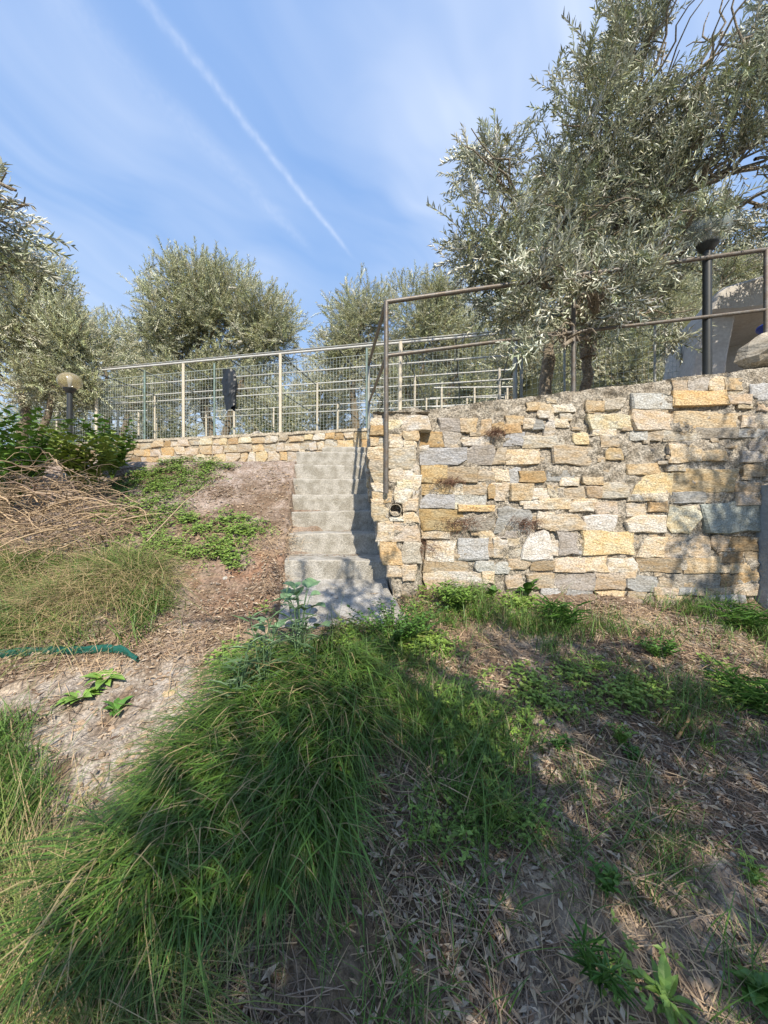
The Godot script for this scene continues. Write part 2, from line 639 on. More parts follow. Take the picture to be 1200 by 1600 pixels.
# an uneven block: outline of w by h in the xy plane about the origin, its face towards +z
func stone_shape(w: float, h: float, depth: float, proud: float, angular := 0.5) -> MB:
	var pts := []
	var per := []
	var hw := w * 0.5
	var hh := h * 0.5
	var j := func(a): return rr(-a, a)
	var a := minf(w, h) * 0.13
	var tl := rr(-0.22, 0.10) * h * rng.randf()
	var tr := rr(-0.22, 0.10) * h * rng.randf()
	var cut := rng.randi() % 6  # now and then one corner is broken off
	var nick := minf(w, h) * rr(0.2, 0.45)
	per.append(Vector2(-hw + j.call(a), hh + tl) + (Vector2(nick, 0) if cut == 0 else Vector2.ZERO))
	per.append(Vector2(-hw * rr(0.2, 0.5), hh + tl * 0.5 + j.call(a * 0.7)))
	per.append(Vector2(hw * rr(0.2, 0.5), hh + tr * 0.5 + j.call(a * 0.7)))
	per.append(Vector2(hw + j.call(a), hh + tr) - (Vector2(nick, 0) if cut == 1 else Vector2.ZERO))
	per.append(Vector2(hw + j.call(a * 0.9), j.call(hh * 0.5)))
	per.append(Vector2(hw + j.call(a), -hh) - (Vector2(nick, 0) if cut == 2 else Vector2.ZERO))
	per.append(Vector2(hw * rr(0.2, 0.5), -hh + j.call(a * 0.5)))
	per.append(Vector2(-hw * rr(0.2, 0.5), -hh + j.call(a * 0.5)))
	per.append(Vector2(-hw + j.call(a), -hh) + (Vector2(nick, 0) if cut == 3 else Vector2.ZERO))
	per.append(Vector2(-hw + j.call(a * 0.9), j.call(hh * 0.5)))
	var n := per.size()
	var b := MB.new()
	var inner := []
	var rim := []
	var tilt := Vector2(rr(-0.06, 0.06), rr(-0.10, 0.10))
	var inset := minf(minf(w, h) * 0.08, 0.012)
	for i in n:
		var p: Vector2 = per[i]
		rim.append(Vector3(p.x, p.y, proud * rr(0.45, 0.85)))
		var q := p - p.normalized() * inset * rr(0.5, 1.4)
		inner.append(Vector3(q.x, q.y, proud * rr(0.85, 1.15) + q.x * tilt.x + q.y * tilt.y))
	var mid := [Vector3(-hw * rr(0.2, 0.5), j.call(hh * 0.25), proud * rr(0.95, 1.35)), Vector3(hw * rr(0.2, 0.5), j.call(hh * 0.25), proud * rr(0.95, 1.35))]
	for i in n:
		var k := (i + 1) % n
		var back_i := Vector3(per[i].x, per[i].y, -depth)
		var back_k := Vector3(per[k].x, per[k].y, -depth)
		var out := Vector3(per[i].x + per[k].x, per[i].y + per[k].y, 0.0)
		b.quad(back_i, back_k, rim[k], rim[i], out)
		b.quad(rim[i], rim[k], inner[k], inner[i], out.normalized() + Vector3(0, 0, 0.8))
		var m: Vector3 = mid[0] if inner[i].x + inner[k].x < 0 else mid[1]
		b.tri(inner[i], inner[k], m, Vector3.BACK)
		var m2: Vector3 = mid[0] if inner[k].x + inner[(k + 1) % n].x < 0 else mid[1]
		if m2 != m:
			b.tri(inner[k], m, m2, Vector3.BACK)
	return b

# traced by eye from the photograph: origin and scale of each enlarged tile, then stones as left top right bottom tone
const WALL_TILES := [
	[570, 640, 6.0, "62 92 178 155 w,60 158 178 240 o,55 255 125 335 y,118 270 178 355 w,42 355 178 460 p,48 462 178 582 p,65 568 182 680 c,68 690 180 770 w,75 775 235 860 y,68 845 170 885 c,228 110 335 185 c,225 215 345 300 c,340 70 600 188 w,355 215 495 288 y,235 302 370 350 w,370 292 475 350 w,228 352 448 552 c,228 560 345 668 c,345 552 442 658 w,398 500 498 610 w,300 668 455 732 c,442 622 520 750 w,285 732 452 866 y,455 755 495 828 w,365 838 480 950 p"],
	[570, 640, 6.0, "490 205 725 342 o,695 98 890 207 h,740 210 900 347 h,902 90 950 208 b,952 95 1040 215 b,1080 110 1190 240 b,495 340 600 388 w,505 362 935 515 g,930 345 1197 515 h,910 262 1160 336 w,525 530 745 685 k,750 540 1050 680 b,1055 575 1200 662 y,515 690 820 788 y,822 700 905 795 w,907 692 1120 795 p,1160 710 1215 830 o,515 795 830 922 g,832 800 1125 890 g,755 886 868 928 c,870 900 1200 947 o,535 920 600 958 w"],
	[770, 600, 6.0, "325 185 560 247 b,562 195 762 260 b,880 165 1030 256 b,1040 142 1200 242 b,880 285 1270 422 c,420 253 565 312 w,635 288 732 338 w,298 338 378 417 c,375 342 482 428 g,486 340 562 482 w,570 340 700 402 w,105 378 250 460 o,0 370 90 442 o,120 310 285 376 b,278 500 592 597 b,110 462 278 582 g,600 520 660 577 w,758 470 886 562 y,1010 490 1200 592 y,930 425 1150 482 w,0 600 116 752 p,120 612 430 745 y,545 590 912 752 p,1050 612 1200 702 y,0 800 155 912 p,150 790 243 932 g,247 825 477 914 o,503 822 752 906 g,848 880 1012 942 y,630 885 790 950 w,508 145 582 177 w"],
	[970, 570, 5.217, "430 138 537 220 b,550 120 707 212 c,712 110 838 206 c,836 118 970 210 b,415 222 842 332 o,850 198 977 252 c,860 248 1050 320 y,105 235 415 357 g,200 340 370 382 c,80 380 425 532 p,430 385 925 518 y,610 520 940 592 b,345 540 605 617 y,75 550 205 614 g,206 550 343 614 p,980 420 1090 512 y,1092 420 1200 506 b,945 515 1195 592 g,390 655 480 718 p,400 652 635 787 p,670 705 836 776 y,40 810 310 892 y,385 828 502 862 w,980 708 1190 787 b,410 855 920 1030 y,110 897 400 1055 y,1000 820 1170 900 b,960 310 1060 350 c,1060 170 1200 290 g,1110 300 1200 370 p,1050 630 1200 690 b"],
	[570, 780, 6.0, "80 35 228 200 c,368 132 500 216 y,110 204 266 392 c,270 202 490 398 p,158 405 345 607 o,347 410 508 592 h,215 608 345 722 p,350 620 470 760 p,130 386 197 427 w,240 168 360 200 w"],
	[570, 780, 6.0, "525 85 900 290 k,985 165 1200 290 y,540 294 790 362 c,555 380 850 582 w,860 370 1136 557 g,1145 370 1200 532 b,560 584 960 680 c,555 684 778 735 y,782 684 1110 735 c,555 738 830 832 p,1040 592 1200 667 g,1115 672 1200 782 b,1080 300 1200 366 c,830 740 1110 800 b"],
	[770, 750, 5.4545, "0 30 140 167 p,148 40 330 172 b,335 75 468 162 w,462 50 597 147 c,603 60 788 162 p,790 65 917 147 b,920 30 1150 147 y,235 166 393 208 c,397 166 650 204 c,265 210 458 240 c,465 205 645 242 c,650 195 850 262 c,690 155 880 190 p,862 192 1047 287 p,30 235 322 447 g,500 300 778 424 c,782 310 1032 427 W,390 270 498 412 c,60 442 200 492 c,0 500 122 657 b,126 500 257 662 b,255 445 490 672 W,560 450 702 632 h,755 440 1200 632 y,692 572 753 632 g,482 520 556 642 w,15 705 130 792 g,135 676 305 757 b,330 700 528 762 b,532 662 760 777 p,762 650 960 777 p,965 662 1210 782 b,520 782 850 937 b,860 820 1110 927 b,1080 782 1200 830 p,300 802 518 917 p,600 932 830 1062 g,890 950 1110 1067 y,400 932 598 1040 g,100 812 240 920 b,860 778 1070 816 p"],
	[980, 750, 5.4545, "0 125 110 177 w,115 115 327 174 c,340 105 650 187 g,655 110 770 182 p,920 115 1165 210 p,920 20 1140 97 b,175 195 320 267 o,0 210 150 305 c,0 308 325 442 w,350 215 635 442 c,645 200 1150 440 G,95 482 303 652 p,308 490 690 652 p,702 465 846 607 b,850 490 1115 602 d,770 620 972 697 d,1000 610 1120 682 b,95 670 440 777 b,480 660 790 787 b,795 730 865 787 b,870 710 1120 787 b,440 715 520 762 c,365 790 770 917 h,0 822 245 952 g,800 810 930 902 d,935 790 1090 877 o,270 840 360 912 p,225 915 420 972 p,570 915 680 977 w,695 915 860 977 b,230 975 540 1052 y,0 955 150 1052 p,430 922 565 972 g,640 980 1000 1052 g,900 890 1110 977 p"],
]

# the battered corner: its x at a height
func corner(y: float) -> float:
	return remap(y, 1.107, 2.305, 0.05, -0.082)

func return_x(d: float, y: float) -> float:
	return lerpf(corner(y) + 0.004, -0.23, (d - 2.82) / 2.1)

func make_front_wall() -> void:
	var t := thing("stone_retaining_wall", "tall retaining wall of ochre and grey rubble stones in rough mortar beside the steps", "wall")
	# mortar face: a fine uneven sheet, its outline following the sloping top
	var face := MB.new()
	var nx := 330
	var ny := 140
	var g := []
	for j in ny + 1:
		var row := []
		for i in nx + 1:
			var x := lerpf(-0.02, 3.72, float(i) / nx)
			var top := wall_top(x) + 0.012 * nz.get_noise_1d(x * 300.0)
			var y := lerpf(0.72, top, float(j) / ny)
			var dd := 2.902 + 0.034 * nz.get_noise_2d(x * 260.0, y * 420.0) + 0.016 * nz.get_noise_2d(x * 1100.0, y * 1300.0) + 0.010 * nz.get_noise_2d(x * 3000.0, y * 3000.0)
			if x < 0.285:
				dd -= 0.085 * (1.0 - sstep(0.23, 0.285, x))
			elif x < 0.335:
				dd += 0.05 * (1.0 - absf(x - 0.305) / 0.03)
			if x < 0.10:
				x = remap(x, -0.02, 0.10, corner(y), 0.10)
			var hole := Vector2(x - 0.088, y - 1.615).length()
			if hole < 0.046 and y > 1.61:
				dd += 0.05
			row.append(Vector3(x, y, -dd))
		g.append(row)
	sheet(face, g, Vector3.BACK)
	part("mortar_face", face, mats["mortar"], t)
	# coping: the top of the wall, and its hidden back
	var cap := MB.new()
	var rows := []
	for k in 5:
		var row := []
		for i in nx + 1:
			var p: Vector3 = g[ny][i]
			var q := p + Vector3(0, 0.004 * nz.get_noise_2d(i * 30.0, k * 90.0) + (0.012 if k in [1, 2] else 0.0), -0.07 * k - (0.02 if k == 0 else 0.0) + (0.02 if k == 0 else 0.0))
			row.append(q)
		rows.append(row)
	var last := []
	for i in nx + 1:
		last.append(rows[4][i] - Vector3(0, 0.5, 0.01))
	rows.append(last)
	sheet(cap, rows, Vector3(0, 1, -0.3))
	part("coping", cap, mats["mortar"], t)
	# the return along the steps
	var ret := MB.new()
	var gr := []
	for j in 29:
		var row := []
		for i in 50:
			var d := lerpf(2.815, 5.0, i / 49.0)
			var y := lerpf(1.0, 2.335 + 0.02 * (d - 2.9), j / 28.0)
			var rough := sstep(2.815, 2.95, d)
			var x := return_x(d, y) + rough * (0.022 * nz.get_noise_2d(d * 300.0, y * 420.0) + 0.01 * nz.get_noise_2d(d * 900.0, y * 900.0))
			row.append(Vector3(x, y, -d))
		gr.append(row)
	sheet(ret, gr, Vector3.LEFT)
	var rim := []
	var rim2 := []
	for i in 50:
		rim.append(gr[28][i])
		rim2.append(gr[28][i] + Vector3(0.42, 0.0, 0.0))
	sheet(ret, [rim, rim2], Vector3.UP)
	part("side_face", ret, mats["mortar"], t)
	for k in 64:
		var d := rr(2.95, 4.9)
		var y := rr(1.2, 2.24)
		var s := stone_shape(rr(0.12, 0.3), rr(0.07, 0.14), 0.05, rr(0.012, 0.03))
		var o := part("stone", s, stone_mat(["b", "h", "p", "y", "w"][k % 5]), t)
		o.position = Vector3(return_x(d, y) + 0.004, y, -d)
		o.rotation = Vector3(0, -PI / 2, rr(-0.06, 0.06))
	# the face stones
	for k in WALL_TILES.size():
		var tile: Array = WALL_TILES[k]
		var pillar: bool = k == 0 or k == 4
		for e in tile[3].split(","):
			var f: PackedStringArray = e.split(" ")
			var d := 2.90 if not pillar else 2.815
			var lo := at(tile[0] + float(f[0]) / tile[2], tile[1] + float(f[3]) / tile[2], d)
			var hi := at(tile[0] + float(f[2]) / tile[2], tile[1] + float(f[1]) / tile[2], d)
			var proud := rr(0.008, 0.022)
			if f[4] in ["o", "k", "G"]:
				proud += 0.008
			if f[4] in ["y", "c", "b"] and rng.randf() < 0.28:
				f[4] = ["w", "p", "h"][rng.randi() % 3]
			var s := stone_shape(hi.x - lo.x + 0.016, hi.y - lo.y + 0.014, 0.06, proud)
			var o := part("stone", s, stone_mat(f[4]), t)
			o.position = (lo + hi) * 0.5
			o.rotation = Vector3(rr(-0.05, 0.05), rr(-0.05, 0.05), rr(-0.025, 0.025))
	# small filler stones in the joints and the stretch past the frame
	var small := SurfaceTool.new()
	small.begin(Mesh.PRIMITIVE_TRIANGLES)
	for k in 90:
		var x := rr(0.36, 2.8)
		var y := rr(0.98, wall_top(x) - 0.16)
		var s := stone_shape(rr(0.04, 0.09), rr(0.02, 0.04), 0.04, rr(0.008, 0.02))
		small.append_from(s.mesh(), 0, Transform3D(Basis(), Vector3(x, y, -2.905)))
	for k in 40:
		var x := 2.95 + 0.18 * (k % 5)
		var y := 1.0 + 0.15 * (k / 5)
		var s := stone_shape(rr(0.14, 0.2), rr(0.1, 0.15), 0.06, rr(0.015, 0.03))
		small.append_from(s.mesh(), 0, Transform3D(Basis(), Vector3(x + rr(-0.03, 0.03), y, -2.90)))
	part("small_stones", small.commit(), stone_mat("p"), t).set_meta("kind", "stuff")
	# clay drain pipe set in the corner
	var pipe := MB.new()
	var c := at(618, 797, 2.79)
	var ring := []
	for r in [[0.046, -0.1], [0.046, 0.004], [0.044, 0.007], [0.041, 0.007], [0.039, 0.003], [0.039, -0.1]]:
		var row := []
		for s in 21:
			var an := TAU * s / 20.0
			row.append(Vector3(cos(an) * r[0], sin(an) * r[0], r[1]))
		ring.append(row)
	sheet(pipe, ring, Vector3.BACK, false)
	part("drain_pipe", pipe, mats["mortar_pale"], t, c)

func make_end_pillar() -> void:
	var t := thing("plastered_pillar", "smooth blue grey plastered pillar at the right end of the stone wall", "pillar", Vector3(2.98, 0.8, -2.86))
	var b := MB.new()
	var g := []
	var prof := [Vector2(-0.17, -0.25), Vector2(-0.165, 0.03), Vector2(-0.145, 0.055), Vector2(-0.1, 0.06), Vector2(0.2, 0.065), Vector2(0.62, 0.06)]
	for j in 14:
		var row := []
		for p in prof:
			row.append(Vector3(p.x + 0.02 * j / 13.0 + 0.004 * nz.get_noise_2d(j * 50.0, p.x * 300.0), j / 13.0 * 1.0, p.y + 0.004 * nz.get_noise_2d(j * 60.0, p.x * 700.0 + 90.0)))
		g.append(row)
	sheet(b, g, Vector3(-0.5, 0, 1))
	sheet(b, [g[13], [g[13][0], g[13][0], g[13][0], Vector3(0.1, 1.0, -0.25), Vector3(0.3, 1.0, -0.25), Vector3(0.62, 1.0, -0.25)]], Vector3.UP, false)
	part("body", b, mat("pillar", Color(0.34, 0.37, 0.39), 0.9, "plaster", 1.2, "b_grit", 0.4), t)

func rock(called: String, label: String, pos: Vector3, size: Vector3, tone: String, sd: int, group := "") -> MeshInstance3D:
	var s := SphereMesh.new()
	s.radial_segments = 14
	s.rings = 9
	var arr := s.get_mesh_arrays()
	var b := MB.new()
	var V: PackedVector3Array = arr[Mesh.ARRAY_VERTEX]
	var I: PackedInt32Array = arr[Mesh.ARRAY_INDEX]
	var W := []
	for v in V:
		var u := v.normalized()
		var r := 1.0 + 0.6 * nz.get_noise_3d(u.x * 45.0 + sd * 31.0, u.y * 45.0, u.z * 45.0) + 0.32 * nz.get_noise_3d(u.x * 120.0, u.y * 120.0 + sd * 17.0, u.z * 120.0)
		W.append(Vector3(u.x * size.x, u.y * size.y, u.z * size.z) * r)
	for i in range(0, I.size(), 3):
		var a: Vector3 = W[I[i]]
		b.tri(a, W[I[i + 1]], W[I[i + 2]], a)
	var o := part(numbered(called), b, stone_mat(tone), self, pos)
	tag(o, label, "stone", group)
	return o

func make_back_wall() -> void:
	var t := thing("low_stone_wall", "low wall of ochre and cream stones below the wire fence", "wall")
	var body := MB.new()
	var top := 2.765
	var g := []
	for j in 9:
		var row := []
		for i in 111:
			var x := lerpf(-7.2, 0.35, i / 110.0)
			var y := lerpf(1.95, top, j / 8.0) + 0.008 * nz.get_noise_1d(x * 300.0)
			row.append(Vector3(x, y, -(back_line(x) + 0.012 * nz.get_noise_2d(x * 400.0, y * 700.0))))
		g.append(row)
	sheet(body, g, Vector3.BACK)
	part("mortar_face", body, mats["mortar_pale"], t)
	var cap := MB.new()
	var rows := []
	for k in 3:
		var row := []
		for i in 111:
			row.append(g[8][i] + Vector3(0.0, 0.012 if k < 2 else -0.3, 0.02 - 0.27 * minf(k, 1)))
		rows.append(row)
	var lip := []
	for i in 111:
		lip.append(g[8][i] + Vector3(0, -0.03, 0.018))
	rows.push_front(lip)
	sheet(cap, rows, Vector3(0, 1, 0.2))
	part("coping", cap, mats["mortar_pale"], t)
	var turn := -atan(0.231)
	for r in 4:
		var hgt: float = [0.10, 0.125, 0.14, 0.12][r]
		var y: float = [top - 0.085, top - 0.205, top - 0.345, top - 0.48][r]
		var x := -6.9
		while x < 0.25:
			var w := rr(0.10, 0.26)
			var hh := hgt * rr(0.85, 1.12)
			var s := stone_shape(w * 0.97, hh, 0.05, rr(0.012, 0.03))
			var old := x < -4.05
			var tone: String = ["y", "c", "c", "o", "p", "y", "w", "c"][rng.randi() % 8]
			if old:
				tone = ["d", "b", "h", "b"][rng.randi() % 4]
			var xm := x + w * 0.5
			var o := part("stone", s, stone_mat(tone), t)
			o.position = Vector3(xm, y + rr(-0.012, 0.012), -(back_line(xm) - 0.002))
			o.rotation = Vector3(0, turn, rr(-0.05, 0.05))
			x += w

# ---------------------------------------------------------------- handrail, fences, pipe frame, lamps
func bar(called: String, a: Vector3, b: Vector3, r: float, m: Material, parent: Node, sides := 8, label := "") -> MeshInstance3D:
	var mb := MB.new()
	mb.tube([a, a.lerp(b, 0.5) + Vector3(0, rr(-0.003, 0.003), 0), b], [r, r, r], sides)
	var o := part(called, mb, m, parent)
	if label:
		o.set_meta("label", label)
	return o

func make_handrail() -> void:
	var t := thing("pipe_handrail", "brown weathered steel pipe handrail with two rails on the tall stone wall", "handrail")
	var m: Material = mats["rail"]
	var foot := at(603.5, 771, 2.775)
	var head := at(603.5, 472, 2.775)
	bar("post", foot, head + Vector3(0, 0.004, 0), 0.0172, m, t, 12, "long corner post fixed low on the wall face")
	var top := [head, at(896, 431, 2.99), at(1197, 390, 2.99), at(1500, 350, 2.99)]
	var mid := [at(604, 556, 2.775), at(896, 519, 2.99), at(1197, 484, 2.99), at(1500, 449, 2.99)]
	for k in 3:
		bar("top_rail", top[k], top[k + 1], 0.0165, m, t, 10)
		bar("middle_rail", mid[k], mid[k + 1], 0.0135, m, t, 10)
	for px in [896, 1197]:
		var p: Vector3 = at(px, 431 if px == 896 else 390, 2.99)
		bar("post", Vector3(p.x, wall_top(p.x) - 0.05, p.z), p, 0.0165, m, t, 10)
	# bracket disc where the long post meets the wall
	var far_top := at(576, 570, 4.82)
	var far_mid := at(577, 628, 4.82)
	bar("top_rail", head, far_top, 0.0165, m, t, 10)
	bar("middle_rail", mid[0], far_mid, 0.0135, m, t, 10)
	bar("post", Vector3(far_top.x, 2.2, far_top.z), far_top, 0.018, mats["galvanised"], t, 10, "grey green end post at the top of the steps")

func wire_grid(a: Vector3, b: Vector3, low: float, high: float, gap: float, r: float, slope := 0.0) -> MB:
	var mb := MB.new()
	var len := Vector2(b.x - a.x, b.z - a.z).length()
	var n := int(len / gap)
	for i in n + 1:
		var p := a.lerp(b, float(i) / n)
		var dx := rr(-0.004, 0.004)
		var base := p.y
		mb.tube([Vector3(p.x + dx, base + low, p.z), Vector3(p.x - dx, base + high, p.z)], [r, r], 3, Color.WHITE, false)
	var k := int((high - low) / gap)
	for j in k + 1:
		var y := low + (high - low) * j / k
		var pts := []
		var rad := []
		for i in 9:
			var p := a.lerp(b, i / 8.0)
			pts.append(Vector3(p.x, p.y + y + rr(-0.006, 0.006), p.z))
			rad.append(r)
		mb.tube(pts, rad, 3, Color.WHITE, false)
	return mb

func frame_line(x: float, off: float) -> Vector3:
	# a point on the pergola's row "off" metres behind the front row, measured square to it
	var q := Vector2(0.225, 0.974) * off
	return Vector3(x + q.x, 0.0, -(back_line(x) + 0.14 + q.y))

func make_fence() -> void:
	var t := thing("wire_fence", "green posted welded wire fence on top of the low ochre wall", "fence")
	var a := Vector3(-6.9, 2.74, -(back_line(-6.9) + 0.13))
	var b := Vector3(1.75, 2.74, -(back_line(1.75) + 0.13))
	var w := part("wire_mesh", wire_grid(a, b, 0.0, 1.12, 0.05, 0.0019), mats["wire"], t)
	w.set_meta("kind", "stuff")
	for px in [30, 226, 335, 573]:
		var k: float = (px - 600.0) / F
		var d := (5.33 + 0.12) / (1.0 + 0.231 * k)
		bar("post", Vector3(k * d, 2.7, -d), Vector3(k * d, 3.95, -d), 0.017, mats["green_post"], t)
	bar("top_wire", a + Vector3(0, 1.12, 0), b + Vector3(0, 1.12, 0), 0.004, mats["wire"], t, 5)

func make_frame() -> void:
	var t := thing("pipe_pergola", "open pergola frame of white pipes and pale posts behind the wire fence", "pergola")
	var H := 4.02
	var xs := [-6.4, -4.95, -3.25, -1.575, 0.235, 1.72]
	var rows := [0.0, 0.62, 1.35, 2.75, 4.2, 5.7]
	for k in rows.size():
		var p0 := frame_line(xs[0] - 0.3, rows[k])
		var p1 := frame_line(xs[xs.size() - 1] + 0.12, rows[k])
		p0.y = H + 0.03 - 0.004 * k
		p1.y = H - 0.05 - 0.004 * k
		if k == 1:
			p0.y -= 0.05
			p1.y -= 0.05
		if k > 3:
			p0.y -= 0.5
			p1.y -= 0.5
		bar("rail", p0, p1, 0.017 if k == 0 else 0.013, mats["white_pipe"], t)
		if k == 0:
			bar("rail", p0 + Vector3(0, 0.045, -0.03), p1 + Vector3(0, 0.05, -0.03), 0.014, mats["galvanised"], t)
		if k == 2 or k == 3:
			bar("rail", p0 - Vector3(0, 0.13, 0), p1 - Vector3(0, 0.16, 0), 0.013, mats["white_pipe"], t)
		if k == 1:
			continue
		for i in xs.size():
			var x: float = xs[i] + (0.0 if k == 0 else rr(-0.12, 0.12))
			var p := frame_line(x, rows[k])
			var r := rr(0.022, 0.029) if k == 0 else rr(0.019, 0.025)
			var hh := H - 0.02 if k < 4 else H - 0.52
			bar("post", Vector3(p.x + rr(-0.02, 0.02), 2.6, p.z), Vector3(p.x, hh, p.z), r, mats["pale_post"], t, 7)
	for i in xs.size() * 2 - 1:
		var x: float = lerpf(xs[i / 2], xs[mini(i / 2 + 1, xs.size() - 1)], 0.5 * (i % 2))
		var a := frame_line(x, 0.0)
		var b := frame_line(x + rr(-0.06, 0.06), 4.2)
		a.y = H - 0.03
		b.y = H - 0.05
		bar("rafter", a, b, 0.012, mats["dark_bar"], t, 6)
	# a short second bay of low pipes further back, seen through the mesh
	for q in [[at(690, 606, 7.6), 1.3, 0.0], [at(45, 630, 8.2), 1.9, 0.06]]:
		var u := thing("low_pipe_rack", "low white pipe rack on the terrace %s" % ("right of the corner handrail post" if q[2] == 0.0 else "behind the left garden lamp"), "rack", Vector3(q[0].x, 2.75, q[0].z))
		var h: float = q[0].y - 2.75
		for s in 3:
			for r in 2:
				var z := -0.7 * r
				bar("post", Vector3(s * q[1] * 0.5, 0, z), Vector3(s * q[1] * 0.5, h, z), 0.022, mats["pale_post"], u, 6)
		for r in 3:
			bar("rail", Vector3(-0.15, h - 0.28 * (r % 2), -0.35 * r), Vector3(q[1] + 0.2, h - 0.28 * (r % 2) + 0.02, -0.35 * r), 0.016, mats["white_pipe"], u, 6)

func make_side_fence() -> void:
	var t := thing("galvanised_fence", "galvanised wire fence with thin posts behind the large olive tree", "fence")
	var pts := [Vector3(1.78, 2.62, -4.98), Vector3(2.35, 2.75, -5.0), Vector3(3.35, 2.85, -4.75), Vector3(3.75, 2.9, -4.85)]
	for k in 3:
		var w := part("wire_mesh", wire_grid(pts[k], pts[k + 1], 0.0, 1.15, 0.065, 0.002), mats["wire"], t)
		w.set_meta("kind", "stuff")
	for k in 4:
		bar("post", pts[k] - Vector3(0, 0.2, 0), pts[k] + Vector3(0, 1.25 if k < 2 else 1.05, 0), 0.022 if k == 0 else 0.015, mats["galvanised"], t)
	bar("post", pts[0] + Vector3(-0.075, -0.2, 0.02), pts[0] + Vector3(-0.075, 1.24, 0.02), 0.018, mats["galvanised"], t)

func make_lamp(foot: Vector3, high: float, r: float, label: String, tint: Color, broken: bool) -> void:
	var t := thing("garden_lamp", label, "lamp", foot, "globe garden lamps")
	var m: Material = mats["lamp_black"]
	var post := MB.new()
	post.tube([Vector3.ZERO, Vector3(0, high * 0.5, 0), Vector3(0, high, 0)], [0.031, 0.031, 0.031], 14)
	part("post", post, m, t)
	var cup := MB.new()
	lathe(cup, [Vector2(0.031, -0.03), Vector2(0.045, -0.02), Vector2(0.072, 0.02), Vector2(0.075, 0.035), Vector2(0.06, 0.036), Vector2(0.0, 0.03)], 18)
	part("collar", cup, m, t, Vector3(0, high, 0))
	var globe := MB.new()
	var prof := []
	var n := 14
	for i in n + 1:
		var a := lerpf(-1.15, 1.571 if not broken else 1.25, float(i) / n)
		prof.append(Vector2(cos(a) * r * (1.12 if a < 0.0 else 1.12), sin(a) * r * 0.92 + r * 0.85))
	lathe(globe, prof, 26)
	var gm := StandardMaterial3D.new()
	gm.resource_name = "globe"
	gm.albedo_color = Color(tint.r, tint.g, tint.b, 0.42)
	gm.transparency = BaseMaterial3D.TRANSPARENCY_ALPHA
	gm.roughness = 0.12
	gm.cull_mode = BaseMaterial3D.CULL_DISABLED
	part("globe", globe, gm, t, Vector3(0, high + 0.02, 0))
	var holder := MB.new()
	lathe(holder, [Vector2(0.02, 0.0), Vector2(0.02, 0.06), Vector2(0.03, 0.1), Vector2(0.03, 0.15), Vector2(0.0, 0.18)], 12)
	part("bulb", holder, mats["white_pipe"], t, Vector3(0, high + 0.03, 0))

func lathe(b: MB, prof: Array, sides: int) -> void:
	var g := []
	for p in prof:
		var row := []
		for s in sides + 1:
			var a := TAU * s / sides
			row.append(Vector3(cos(a) * p.x, p.y, sin(a) * p.x))
		g.append(row)
	var mid := Vector3(0, (prof[0].y + prof[prof.size() - 1].y) * 0.5, 0)
	for j in g.size() - 1:
		for s in sides:
			var ns := []
			for q in [[j, s], [j, s + 1], [j + 1, s + 1], [j + 1, s]]:
				var a0: Vector2 = prof[maxi(q[0] - 1, 0)]
				var a1: Vector2 = prof[mini(q[0] + 1, prof.size() - 1)]
				var t := (a1 - a0).normalized()
				var an: float = TAU * q[1] / sides
				ns.append(Vector3(cos(an) * t.y, -t.x, sin(an) * t.y))
			b.tris(g[j][s], g[j][s + 1], g[j + 1][s + 1], ns[0], ns[1], ns[2])
			b.tris(g[j][s], g[j + 1][s + 1], g[j + 1][s], ns[0], ns[2], ns[3])

# a slab: outline in the xy plane (metres) carried back from z0 to z1, its front edge rounded
func slab(outline: Array, z0: float, z1: float, round_by := 0.03) -> MB:
	var b := MB.new()
	var pts := PackedVector2Array()
	for p in outline:
		pts.append(p)
	var inner: Array = Geometry2D.offset_polygon(pts, -round_by, Geometry2D.JOIN_MITER)
	var face: PackedVector2Array = inner[0] if inner.size() > 0 else pts
	for e in [[z0, Vector3.BACK, face], [z1, Vector3.FORWARD, pts]]:
		var idx := Geometry2D.triangulate_polygon(e[2])
		for i in range(0, idx.size(), 3):
			var tr := []
			for q in 3:
				tr.append(Vector3(e[2][idx[i + q]].x, e[2][idx[i + q]].y, e[0]))
			b.tri(tr[0], tr[1], tr[2], e[1])
	var n := pts.size()
	var mid := Vector2.ZERO
	for p in pts:
		mid += p / n
	for i in n:
		var k := (i + 1) % n
		var nor := (pts[k] - pts[i]).orthogonal().normalized()
		if Geometry2D.is_point_in_polygon((pts[i] + pts[k]) * 0.5 + nor * 0.004, pts):
			nor = -nor
		var o := Vector3(nor.x, nor.y, 0)
		b.quad(Vector3(pts[i].x, pts[i].y, z0 - round_by), Vector3(pts[k].x, pts[k].y, z0 - round_by), Vector3(pts[k].x, pts[k].y, z1), Vector3(pts[i].x, pts[i].y, z1), o)
		if face.size() == n:
			# the offset outline may start elsewhere: match each corner to its nearest
			var fi := near_point(face, pts[i])
			var fk := near_point(face, pts[k])
			b.quad(Vector3(pts[i].x, pts[i].y, z0 - round_by), Vector3(pts[k].x, pts[k].y, z0 - round_by), Vector3(fk.x, fk.y, z0), Vector3(fi.x, fi.y, z0), o + Vector3.BACK)
	return b

func near_point(a: PackedVector2Array, p: Vector2) -> Vector2:
	var best := a[0]
	for q in a:
		if q.distance_to(p) < best.distance_to(p):
			best = q
	return best

